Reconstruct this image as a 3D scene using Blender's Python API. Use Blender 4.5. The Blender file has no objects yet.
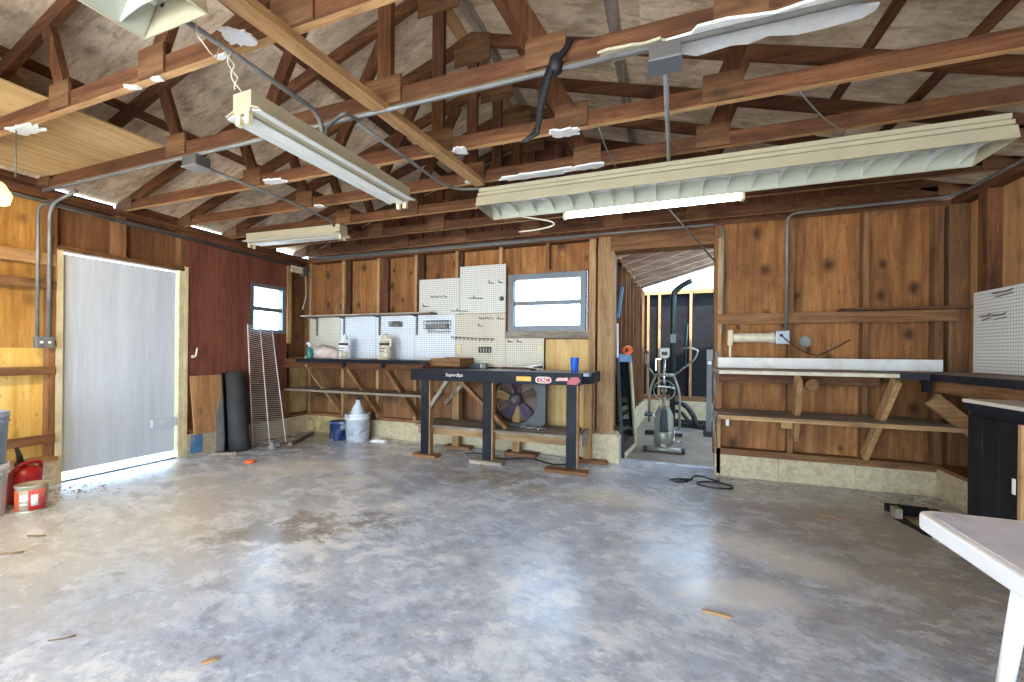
import bpy, bmesh, math, random
from mathutils import Vector, Matrix
C = bpy.context.scene
COL = C.collection
rnd = random.Random(7)

# ------------------------------------------------------------------ camera
F = 415.0; YAW = math.atan(155 / F); ROLL = 0.0095; EYE = 1.2
cd = bpy.data.cameras.new('camera'); cam = bpy.data.objects.new('camera', cd); COL.objects.link(cam)
cd.sensor_fit = 'HORIZONTAL'; cd.sensor_width = 36.0; cd.lens = 36.0 * F / 1024.0
cd.shift_y = 11.5 / 1024.0
cd.clip_start = 0.02; cd.clip_end = 200
cam.matrix_world = (Matrix.Translation((0, 0, EYE)) @ Matrix.Rotation(YAW, 4, 'Z')
                    @ Matrix.Rotation(math.pi / 2, 4, 'X') @ Matrix.Rotation(ROLL, 4, 'Z'))
C.camera = cam
# ------------------------------------------------------------------ world, daylight, exposure
w = bpy.data.worlds.new('sky'); C.world = w; w.use_nodes = True
wn = w.node_tree.nodes; wl = w.node_tree.links
bg = wn['Background']
tcw = wn.new('ShaderNodeTexCoord'); sx = wn.new('ShaderNodeSeparateXYZ'); rp = wn.new('ShaderNodeValToRGB')
wl.new(tcw.outputs['Generated'], sx.inputs[0]); wl.new(sx.outputs['Z'], rp.inputs[0]); wl.new(rp.outputs[0], bg.inputs[0])
rp.color_ramp.elements[0].position = 0.0; rp.color_ramp.elements[0].color = (0.52, 0.75, 1.0, 1)
rp.color_ramp.elements[1].position = 0.6; rp.color_ramp.elements[1].color = (0.50, 0.72, 1.0, 1)
bg.inputs['Strength'].default_value = 12.0
sun = bpy.data.lights.new('sun', 'SUN'); sun.energy = 16.0; sun.angle = 0.02; sun.color = (1.0, 0.95, 0.86)
so = bpy.data.objects.new('sun', sun); COL.objects.link(so); so.rotation_euler = (math.radians(22), math.radians(8), 0)
# daylight coming in through the open garage door behind the camera
gl = bpy.data.lights.new('garage_door_daylight', 'AREA'); gl.shape = 'RECTANGLE'; gl.size = 5.6; gl.size_y = 2.1
gl.energy = 95; gl.color = (1.0, 0.93, 0.82)
go = bpy.data.objects.new('garage_door_daylight', gl); COL.objects.link(go)
go.location = (-1.5, -2.55, 1.1); go.rotation_euler = (math.radians(112), 0, 0)
C.view_settings.view_transform = 'Standard'; C.view_settings.look = 'None'
C.view_settings.gamma = 1.0; C.view_settings.use_curve_mapping = False
C.view_settings.exposure = 0.34

# ------------------------------------------------------------------ materials
M = {}
def base(name):
    m = bpy.data.materials.new(name); m.use_nodes = True
    nt = m.node_tree; return m, nt.nodes, nt.links, nt.nodes['Principled BSDF']
def coords(n, l, scale, rand=True):
    tc = n.new('ShaderNodeTexCoord'); mp = n.new('ShaderNodeMapping'); mp.inputs['Scale'].default_value = scale
    l.new(tc.outputs['Object'], mp.inputs[0])
    oi = n.new('ShaderNodeObjectInfo')
    if rand:
        mm = n.new('ShaderNodeMath'); mm.operation = 'MULTIPLY'; mm.inputs[1].default_value = 37.0
        l.new(oi.outputs['Random'], mm.inputs[0]); l.new(mm.outputs[0], mp.inputs['Location'])
    return mp.outputs[0], oi
def noise(n, l, v, scale, detail=5, dist=0.0, rough=0.55):
    t = n.new('ShaderNodeTexNoise'); t.inputs['Scale'].default_value = scale; t.inputs['Detail'].default_value = detail
    t.inputs['Distortion'].default_value = dist; t.inputs['Roughness'].default_value = rough
    l.new(v, t.inputs['Vector']); return t.outputs['Fac']
def ramp(n, l, f, stops):
    r = n.new('ShaderNodeValToRGB'); e = r.color_ramp.elements
    while len(e) < len(stops): e.new(0.5)
    for i, (p, c) in enumerate(stops):
        e[i].position = p; e[i].color = (c[0], c[1], c[2], 1) if hasattr(c, '__len__') else (c, c, c, 1)
    l.new(f, r.inputs[0]); return r.outputs[0]
def mix(n, l, f, a, b, mode='MIX'):
    x = n.new('ShaderNodeMix'); x.data_type = 'RGBA'; x.blend_type = mode
    if isinstance(f, (int, float)): x.inputs[0].default_value = f
    else: l.new(f, x.inputs[0])
    for s, v in ((6, a), (7, b)):
        if hasattr(v, 'is_output'): l.new(v, x.inputs[s])
        else: x.inputs[s].default_value = (v[0], v[1], v[2], 1)
    return x.outputs[2]
def math_(n, l, op, a, b=None):
    x = n.new('ShaderNodeMath'); x.operation = op
    for i, v in enumerate((a, b)):
        if v is None: continue
        if isinstance(v, (int, float)): x.inputs[i].default_value = v
        else: l.new(v, x.inputs[i])
    return x.outputs[0]
def bump(n, l, b, h, s, d=0.01):
    x = n.new('ShaderNodeBump'); x.inputs['Strength'].default_value = s; x.inputs['Distance'].default_value = d
    l.new(h, x.inputs['Height']); l.new(x.outputs[0], b.inputs['Normal'])

def wood(key, dark, mid, light, axis='z', knots=0.5, rough=0.72, grain=16, vary=0.35, stain=0.35, flat=None, flecks=0.45):
    m, n, l, b = base(key)
    s = [1.0, 1.0, 1.0]; s['xyz'.index(axis)] = 0.07
    v, oi = coords(n, l, s)
    g1 = noise(n, l, v, grain, 5, 1.0); g2 = noise(n, l, v, grain * 4.5, 4, 0.4, 0.7)
    g = math_(n, l, 'ADD', math_(n, l, 'MULTIPLY', g1, 0.58), math_(n, l, 'MULTIPLY', g2, 0.42))
    col = ramp(n, l, g, [(0.36, dark), (0.5, mid), (0.63, light)])
    s2 = [1.0, 1.0, 1.0]; s2['xyz'.index(axis)] = 0.45
    v2, _ = coords(n, l, s2)
    big = noise(n, l, v2, 2.2, 7, 0.8, 0.65)
    col = mix(n, l, math_(n, l, 'MULTIPLY', ramp(n, l, big, [(0.46, 0.0), (0.66, 1.0)]), stain), col, [c * 0.45 for c in dark])
    fleck = noise(n, l, v2, 38, 3, 0.0, 0.6)
    col = mix(n, l, math_(n, l, 'MULTIPLY', ramp(n, l, fleck, [(0.62, 0.0), (0.70, 1.0)]), flecks), col, [c * 0.4 for c in dark])
    if knots > 0:
        fl_ = flat or ('y' if axis in 'xz' else 'x')
        uv = [q for q in 'xyz' if q != fl_]
        v3, _ = coords(n, l, [1.0, 1.0, 1.0])
        nz = n.new('ShaderNodeTexNoise'); nz.inputs['Scale'].default_value = 6; l.new(v3, nz.inputs['Vector'])
        wob = n.new('ShaderNodeVectorMath'); wob.operation = 'MULTIPLY_ADD'; wob.inputs[1].default_value = (0.05, 0.05, 0.05)
        l.new(nz.outputs['Color'], wob.inputs[0]); l.new(v3, wob.inputs[2])
        sp_ = n.new('ShaderNodeSeparateXYZ'); l.new(wob.outputs[0], sp_.inputs[0])
        cb_ = n.new('ShaderNodeCombineXYZ')
        for i, q in enumerate(uv):
            o_ = sp_.outputs[q.upper()]
            l.new(math_(n, l, 'MULTIPLY', o_, 0.7) if q == axis else o_, cb_.inputs[i])
        vo = n.new('ShaderNodeTexVoronoi'); vo.voronoi_dimensions = '2D'; vo.inputs['Scale'].default_value = 4.0; l.new(cb_.outputs[0], vo.inputs['Vector'])
        sc_ = n.new('ShaderNodeSeparateXYZ'); l.new(vo.outputs['Color'], sc_.inputs[0])
        # only some of the cells carry a knot, of differing size
        dd = math_(n, l, 'DIVIDE', vo.outputs['Distance'], math_(n, l, 'ADD', math_(n, l, 'MULTIPLY', sc_.outputs['Y'], 1.1), 0.6))
        k = ramp(n, l, dd, [(0.045, 1.0), (0.09, 0.6), (0.17, 0.0)])
        k = math_(n, l, 'MULTIPLY', k, math_(n, l, 'GREATER_THAN', sc_.outputs['X'], 0.34))
        col = mix(n, l, math_(n, l, 'MULTIPLY', k, knots), col, [c * 0.22 for c in dark])
    hs = n.new('ShaderNodeHueSaturation'); l.new(col, hs.inputs['Color'])
    vv = math_(n, l, 'ADD', math_(n, l, 'MULTIPLY', oi.outputs['Random'], vary), 1.0 - vary / 2)
    l.new(vv, hs.inputs['Value']); l.new(hs.outputs[0], b.inputs['Base Color'])
    b.inputs['Roughness'].default_value = rough; b.inputs['Specular IOR Level'].default_value = 0.3
    bump(n, l, b, g, 0.18, 0.004)
    M[key] = m
def woods(key, *a, **k):
    for ax in 'xyz': wood(key + '_' + ax, *a, axis=ax, **k)
woods('lumber', (0.058, 0.021, 0.008), (0.115, 0.043, 0.016), (0.19, 0.080, 0.032), knots=0.35)
woods('oldpine', (0.30, 0.15, 0.058), (0.45, 0.25, 0.105), (0.56, 0.35, 0.17), knots=0.3)
woods('brownpine', (0.12, 0.052, 0.020), (0.215, 0.098, 0.038), (0.31, 0.155, 0.065), knots=0.4)
woods('pinkpine', (0.22, 0.13, 0.085), (0.36, 0.23, 0.155), (0.50, 0.35, 0.26), knots=0.3)
woods('tan_wood', (0.21, 0.115, 0.048), (0.35, 0.205, 0.09), (0.47, 0.30, 0.15), knots=0.3)
woods('dark_lumber', (0.05, 0.020, 0.010), (0.10, 0.040, 0.018), (0.16, 0.07, 0.03), knots=0.2)  # dark tone for the shade strips beside the back-wall studs
woods('grey_wood', (0.15, 0.115, 0.085), (0.29, 0.235, 0.18), (0.44, 0.37, 0.29), knots=0.15)
wood('ply_back', (0.165, 0.064, 0.019), (0.29, 0.119, 0.035), (0.40, 0.185, 0.062), knots=0.85, grain=9, stain=0.6)
wood('ply_tan', (0.29, 0.14, 0.055), (0.42, 0.215, 0.088), (0.52, 0.29, 0.13), knots=0.35, grain=9, stain=0.2, flat='x')
wood('ply_pale', (0.46, 0.275, 0.09), (0.60, 0.385, 0.145), (0.70, 0.49, 0.23), knots=0.3, grain=7, stain=0.15)
wood('ply_dull', (0.30, 0.19, 0.07), (0.44, 0.30, 0.125), (0.54, 0.39, 0.19), knots=0.3, grain=8, stain=0.4, flat='x')
wood('ply_yellow', (0.56, 0.30, 0.055), (0.76, 0.46, 0.11), (0.86, 0.58, 0.20), knots=0.3, grain=7, stain=0.12, flat='x')
wood('ply_amber', (0.36, 0.16, 0.03), (0.54, 0.27, 0.06), (0.66, 0.38, 0.11), knots=0.5, grain=8, stain=0.35, flat='x')
wood('ply_red', (0.115, 0.034, 0.020), (0.18, 0.056, 0.033), (0.23, 0.080, 0.048), knots=0.1, grain=12, stain=0.3, vary=0.1, flat='x')
wood('ply_brown', (0.13, 0.054, 0.021), (0.215, 0.093, 0.037), (0.30, 0.14, 0.06), knots=0.6, grain=9, stain=0.4, flat='x')
wood('gable_ply', (0.12, 0.042, 0.022), (0.20, 0.075, 0.038), (0.28, 0.12, 0.06), knots=0.3, grain=9)
wood('sheath', (0.42, 0.30, 0.19), (0.68, 0.525, 0.37), (0.82, 0.68, 0.51), axis='x', knots=0.4, grain=10, stain=0.55, vary=0.25, flat='z')
wood('storage_ply', (0.38, 0.23, 0.09), (0.52, 0.34, 0.15), (0.64, 0.45, 0.23), axis='y', knots=0.1, grain=9, stain=0.15)
wood('gusset_ply', (0.08, 0.036, 0.014), (0.15, 0.068, 0.027), (0.22, 0.115, 0.05), axis='x', knots=0.5, grain=14)

def plain(key, c, rough=0.5, metal=0.0, var=0.15, scale=9.0, dirt=None, dirt_amt=0.0, bmp=0.0, spec=0.5):
    m, n, l, b = base(key)
    v, oi = coords(n, l, (1, 1, 1))
    f = noise(n, l, v, scale, 5, 0.3)
    col = ramp(n, l, f, [(0.3, [x * (1 - var) for x in c]), (0.7, [min(1, x * (1 + var)) for x in c])])
    if dirt:
        f2 = noise(n, l, v, scale * 0.45, 7, 0.8, 0.65)
        col = mix(n, l, math_(n, l, 'MULTIPLY', ramp(n, l, f2, [(0.48, 0.0), (0.62, 1.0)]), dirt_amt), col, dirt)
    l.new(col, b.inputs['Base Color'])
    b.inputs['Roughness'].default_value = rough; b.inputs['Metallic'].default_value = metal
    b.inputs['Specular IOR Level'].default_value = spec
    if bmp: bump(n, l, b, f, bmp, 0.01)
    M[key] = m; return m
plain('navy', (0.006, 0.008, 0.014), 0.55, var=0.3, dirt=(0.05, 0.05, 0.06), dirt_amt=0.25, spec=0.22)
plain('black_paint', (0.006, 0.006, 0.007), 0.6, var=0.3, dirt=(0.022, 0.022, 0.025), dirt_amt=0.5, spec=0.25)
plain('bench_top_paint', (0.13, 0.15, 0.19), 0.35, var=0.3, dirt=(0.35, 0.36, 0.38), dirt_amt=0.6)
wood('door_white', (0.48, 0.52, 0.58), (0.55, 0.59, 0.645), (0.59, 0.63, 0.68), knots=0.0, grain=7, stain=0.0, vary=0.0, flat='x', flecks=0.0)
plain('cream', (0.66, 0.56, 0.34), 0.55, var=0.12, dirt=(0.35, 0.24, 0.12), dirt_amt=0.3)
plain('white_paint', (0.74, 0.72, 0.66), 0.5, var=0.06, dirt=(0.45, 0.38, 0.27), dirt_amt=0.3)
plain('fixture_beige', (0.44, 0.385, 0.255), 0.42, var=0.06)
plain('fixture_inner', (0.44, 0.45, 0.35), 0.38, var=0.05)
plain('fixture_white', (0.70, 0.70, 0.66), 0.38, var=0.05)
plain('lampholder', (0.62, 0.53, 0.33), 0.4)
plain('galv', (0.20, 0.197, 0.185), 0.5, 0.35, var=0.2)
plain('galv_dark', (0.16, 0.155, 0.15), 0.45, 0.6, var=0.15)
plain('box_steel', (0.40, 0.42, 0.44), 0.4, 0.6, var=0.15)
plain('aluminium', (0.15, 0.16, 0.175), 0.5, 0.3, var=0.1)
plain('block', (0.54, 0.445, 0.28), 0.85, var=0.18, scale=26, dirt=(0.27, 0.20, 0.11), dirt_amt=0.4, bmp=0.3)
plain('annex_concrete', (0.20, 0.155, 0.11), 0.75, var=0.2, scale=3, dirt=(0.26, 0.23, 0.20), dirt_amt=0.5, spec=0.25)
plain('mirror_back', (0.10, 0.12, 0.11), 0.3, var=0.3)
plain('block_yellow', (0.50, 0.38, 0.17), 0.85, var=0.15, scale=12, dirt=(0.18, 0.12, 0.05), dirt_amt=0.6, bmp=0.3)
plain('blue_paint', (0.06, 0.17, 0.33), 0.6, var=0.25, dirt=(0.35, 0.33, 0.28), dirt_amt=0.5)
plain('scrap_white', (0.74, 0.73, 0.70), 0.8, var=0.08, scale=20, bmp=0.4)
plain('scrap_foam', (0.46, 0.41, 0.29), 0.9, var=0.2, scale=40, bmp=0.6)
plain('rubber', (0.016, 0.016, 0.018), 0.55, var=0.3)
plain('roofing_felt', (0.035, 0.036, 0.038), 0.75, var=0.3, scale=5)
plain('strap_black', (0.006, 0.006, 0.009), 0.6)
plain('wire_white', (0.80, 0.78, 0.72), 0.4)
plain('red_plastic', (0.42, 0.014, 0.018), 0.35)
plain('can_orange', (0.62, 0.10, 0.03), 0.4, var=0.3)
plain('can_red', (0.52, 0.02, 0.02), 0.35, var=0.2, dirt=(0.7, 0.6, 0.5), dirt_amt=0.4)
plain('can_steel', (0.42, 0.37, 0.26), 0.4, 0.3, var=0.2, dirt=(0.3, 0.2, 0.1), dirt_amt=0.4)
plain('bucket_white', (0.70, 0.71, 0.72), 0.4, var=0.06, dirt=(0.38, 0.36, 0.33), dirt_amt=0.25)
plain('bucket_blue', (0.30, 0.37, 0.47), 0.4, var=0.08)
plain('bucket_mottled', (0.74, 0.76, 0.80), 0.45, var=0.1, scale=14, dirt=(0.26, 0.29, 0.36), dirt_amt=0.8)
plain('can_blue', (0.02, 0.045, 0.14), 0.4, var=0.3, scale=14, dirt=(0.60, 0.63, 0.70), dirt_amt=0.9)
plain('can_dark', (0.02, 0.024, 0.035), 0.4)
plain('jug_milky', (0.60, 0.66, 0.68), 0.3, var=0.06)
plain('label_white', (0.78, 0.78, 0.76), 0.5, var=0.03)
plain('label_dark', (0.03, 0.03, 0.04), 0.5)
plain('label_tan', (0.60, 0.53, 0.38), 0.5, var=0.2)
plain('teal', (0.01, 0.22, 0.16), 0.35)
plain('rag', (0.66, 0.50, 0.42), 0.9, var=0.25, scale=14, dirt=(0.75, 0.72, 0.70), dirt_amt=0.8)
plain('cup_blue', (0.012, 0.10, 0.50), 0.3)
plain('sticker_yellow', (0.80, 0.42, 0.02), 0.4)
plain('sticker_red', (0.36, 0.02, 0.02), 0.4)
plain('sticker_pink', (0.75, 0.36, 0.30), 0.4, var=0.3)
plain('sticker_white', (0.85, 0.82, 0.75), 0.4)
plain('orange_plastic', (0.80, 0.14, 0.02), 0.45)
plain('steel', (0.38, 0.36, 0.33), 0.35, 0.6)
plain('champagne', (0.21, 0.20, 0.155), 0.38, 0.4, var=0.08)
plain('chrome', (0.35, 0.35, 0.34), 0.25, 0.8, var=0.05)
plain('dark_green_tube', (0.018, 0.034, 0.036), 0.4)
plain('tarpaper', (0.008, 0.008, 0.011), 0.6, var=0.4, scale=6, bmp=0.9, spec=0.2)
plain('fan_purple', (0.045, 0.018, 0.05), 0.5, var=0.3)
plain('fan_rust', (0.10, 0.055, 0.035), 0.6, var=0.4)
plain('fan_grey', (0.05, 0.051, 0.054), 0.5, var=0.2)
plain('table_white', (0.80, 0.78, 0.76), 0.4, var=0.03)
plain('table_top', (0.60, 0.595, 0.66), 0.45, var=0.08, scale=12, dirt=(0.38, 0.36, 0.42), dirt_amt=0.4)
plain('counter_top', (0.66, 0.58, 0.46), 0.5, var=0.1)
plain('leaf_litter', (0.20, 0.13, 0.06), 0.9, var=0.4)
plain('pit_shade', (0.025, 0.018, 0.012), 0.95, var=0.4)
plain('ground', (0.62, 0.60, 0.55), 0.9, var=0.1, scale=2)
plain('smoke_grey', (0.25, 0.24, 0.215), 0.6, var=0.2)
plain('cable_white', (0.70, 0.64, 0.52), 0.5)
plain('cable_black', (0.010, 0.010, 0.010), 0.5)

def emissive(key, c, s):
    m, n, l, b = base(key); b.inputs['Base Color'].default_value = (*c, 1)
    b.inputs['Emission Color'].default_value = (*c, 1); b.inputs['Emission Strength'].default_value = s; M[key] = m
emissive('tube_lit', (1.0, 0.97, 0.90), 11.0)
emissive('bulb_lit', (1.0, 0.86, 0.60), 14.0)
def glass(key, tint=(0.96, 0.98, 1.0), gloss=0.08):
    m, n, l, b = base(key); n.remove(b)
    t = n.new('ShaderNodeBsdfTransparent'); t.inputs[0].default_value = (*tint, 1)
    g = n.new('ShaderNodeBsdfGlossy'); g.inputs['Roughness'].default_value = 0.05
    x = n.new('ShaderNodeMixShader'); x.inputs[0].default_value = gloss
    l.new(t.outputs[0], x.inputs[1]); l.new(g.outputs[0], x.inputs[2]); l.new(x.outputs[0], n['Material Output'].inputs[0]); M[key] = m
def translucent(key, c):
    m, n, l, b = base(key); b.inputs['Base Color'].default_value = (*c, 1)
    t = n.new('ShaderNodeBsdfTranslucent'); t.inputs[0].default_value = (*c, 1); x = n.new('ShaderNodeMixShader'); x.inputs[0].default_value = 0.6
    l.new(b.outputs[0], x.inputs[1]); l.new(t.outputs[0], x.inputs[2]); l.new(x.outputs[0], n['Material Output'].inputs[0]); M[key] = m
translucent('lamp_shade', (0.80, 0.78, 0.55))
glass('pane')
glass('mirror_glass', (0.16, 0.20, 0.20), 0.35)
def pegboard(key, c, a1, a2, stain=0.2):
    m, n, l, b = base(key)
    v, oi = coords(n, l, (1, 1, 1), False)
    s = n.new('ShaderNodeSeparateXYZ'); l.new(v, s.inputs[0])
    o = []
    for a in (a1, a2):
        f = math_(n, l, 'FRACT', math_(n, l, 'ADD', math_(n, l, 'MULTIPLY', s.outputs[a], 1 / 0.0254), 200.5))
        f = math_(n, l, 'SUBTRACT', f, 0.5); o.append(math_(n, l, 'MULTIPLY', f, f))
    d = math_(n, l, 'ADD', o[0], o[1])
    hole = math_(n, l, 'LESS_THAN', d, 0.035)
    f2 = noise(n, l, v, 1.6, 4, 0.8)
    col = mix(n, l, math_(n, l, 'MULTIPLY', ramp(n, l, f2, [(0.45, 0.0), (0.7, 1.0)]), stain), c, (0.45, 0.33, 0.17))
    col = mix(n, l, hole, col, (0.06, 0.05, 0.04))
    l.new(col, b.inputs['Base Color']); b.inputs['Roughness'].default_value = 0.5; M[key] = m
pegboard('peg_white_xz', (0.66, 0.65, 0.59), 'X', 'Z', 0.1)
pegboard('peg_cream_xz', (0.60, 0.55, 0.43), 'X', 'Z', 0.45)
pegboard('peg_cool_xz', (0.72, 0.76, 0.80), 'X', 'Z', 0.12)
pegboard('peg_white_yz', (0.76, 0.75, 0.69), 'Y', 'Z', 0.08)

def floor_material():
    m, n, l, b = base('concrete_floor')
    tc = n.new('ShaderNodeTexCoord'); v = tc.outputs['Object']
    mp = n.new('ShaderNodeMapping'); mp.inputs['Scale'].default_value = (1.0, 1.35, 1); mp.inputs['Rotation'].default_value = (0, 0, 0.5)
    l.new(v, mp.inputs[0]); v2 = mp.outputs[0]
    a = noise(n, l, v2, 0.55, 7, 0.2, 0.62); c = noise(n, l, v2, 3.6, 10, 0.25, 0.72); d = noise(n, l, v2, 16, 9, 0.1, 0.75)
    col = ramp(n, l, a, [(0.34, (0.32, 0.365, 0.45)), (0.50, (0.45, 0.48, 0.535)), (0.66, (0.57, 0.57, 0.565))])
    blot = noise(n, l, v2, 1.9, 10, 0.2, 0.74)
    col = mix(n, l, math_(n, l, 'MULTIPLY', ramp(n, l, blot, [(0.53, 0.0), (0.60, 1.0)]), 0.28), col, (0.25, 0.275, 0.33))
    col = mix(n, l, math_(n, l, 'MULTIPLY', ramp(n, l, blot, [(0.38, 1.0), (0.46, 0.0)]), 0.28), col, (0.66, 0.64, 0.60))
    col = mix(n, l, 0.8, col, ramp(n, l, c, [(0.32, (0.30, 0.30, 0.32)), (0.50, (0.5, 0.5, 0.5)), (0.68, (0.74, 0.73, 0.71))]), 'OVERLAY')
    col = mix(n, l, 0.7, col, ramp(n, l, d, [(0.32, (0.30, 0.30, 0.30)), (0.68, (0.70, 0.70, 0.70))]), 'OVERLAY')
    def spot(x, y, rx, ry, edge=0.55, rot=0.0, amp=3.6):
        q = n.new('ShaderNodeMapping'); q.vector_type = 'TEXTURE'; q.inputs['Location'].default_value = (x + 1.375, y - 1.1, 0)   # the floor's own origin is its middle
        q.inputs['Scale'].default_value = (rx, ry, 100); q.inputs['Rotation'].default_value = (0, 0, rot)
        l.new(v, q.inputs[0]); le = n.new('ShaderNodeVectorMath'); le.operation = 'LENGTH'; l.new(q.outputs[0], le.inputs[0])
        s = math_(n, l, 'ADD', le.outputs['Value'], math_(n, l, 'MULTIPLY', math_(n, l, 'SUBTRACT', math_(n, l, 'ADD', c, math_(n, l, 'MULTIPLY', d, 0.6)), 0.8), amp))
        return ramp(n, l, s, [(edge, 1.0), (1.0, 0.0)])
    # ochre silt along the right block wall, by the corner and the left door
    for (x, y, rx, ry, e, rt, col2, am) in (
        (1.7, 3.3, 1.5, 1.8, 0.35, 0.0, (0.43, 0.365, 0.265), 0.75),
        (-3.55, 1.7, 1.5, 1.3, 0.35, 0.3, (0.54, 0.505, 0.425), 0.7),
        (-4.6, 4.2, 0.6, 0.9, 0.3, 0.0, (0.26, 0.20, 0.12), 0.7),
        (-2.22, 2.16, 0.62, 0.28, 0.5, 0.5, (0.22, 0.175, 0.125), 0.75),
        (-1.6, 3.65, 0.7, 0.35, 0.3, 0.0, (0.31, 0.25, 0.17), 0.7),
        (-0.5, 3.5, 0.6, 0.25, 0.3, 0.0, (0.42, 0.36, 0.26), 0.7)):
        col = mix(n, l, math_(n, l, 'MULTIPLY', spot(x, y, rx, ry, e, rt, 1.5 if rx > 1.2 else 3.6), am), col, col2)
    # remains of pale paint: flakes where a ridged noise is high, mostly in the worn middle
    fl = noise(n, l, v2, 7.0, 12, 0.1, 0.74)
    fm = noise(n, l, v2, 0.9, 3, 0.0)
    flake = math_(n, l, 'MULTIPLY', ramp(n, l, fl, [(0.54, 0.0), (0.565, 1.0)]), ramp(n, l, fm, [(0.47, 0.0), (0.60, 0.9)]))
    col = mix(n, l, flake, col, (0.70, 0.69, 0.66))
    dk = math_(n, l, 'MULTIPLY', ramp(n, l, fl, [(0.40, 1.0), (0.43, 0.0)]), 0.4)
    col = mix(n, l, dk, col, (0.19, 0.205, 0.245))
    for (x, y, rx, ry, rt) in ((-3.45, 3.30, 0.75, 0.30, 0.5), (-3.2, 4.1, 0.40, 0.13, 0.2), (-2.8, 3.1, 0.3, 0.10, 0.5), (-1.95, 2.7, 0.14, 0.12, 0.0), (0.60, 2.9, 0.45, 0.22, -0.5), (0.35, 2.35, 0.30, 0.18, 0.4), (-0.35, 3.55, 0.5, 0.20, 0)):
        col = mix(n, l, math_(n, l, 'MULTIPLY', spot(x, y, rx, ry, 0.6, rt, 2.2), 0.75), col, (0.74, 0.71, 0.65))
    l.new(col, b.inputs['Base Color'])
    l.new(ramp(n, l, c, [(0.3, 0.19), (0.7, 0.34)]), b.inputs['Roughness'])
    b.inputs['Specular IOR Level'].default_value = 0.55
    bump(n, l, b, d, 0.05, 0.003); M['concrete_floor'] = m
floor_material()

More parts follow.
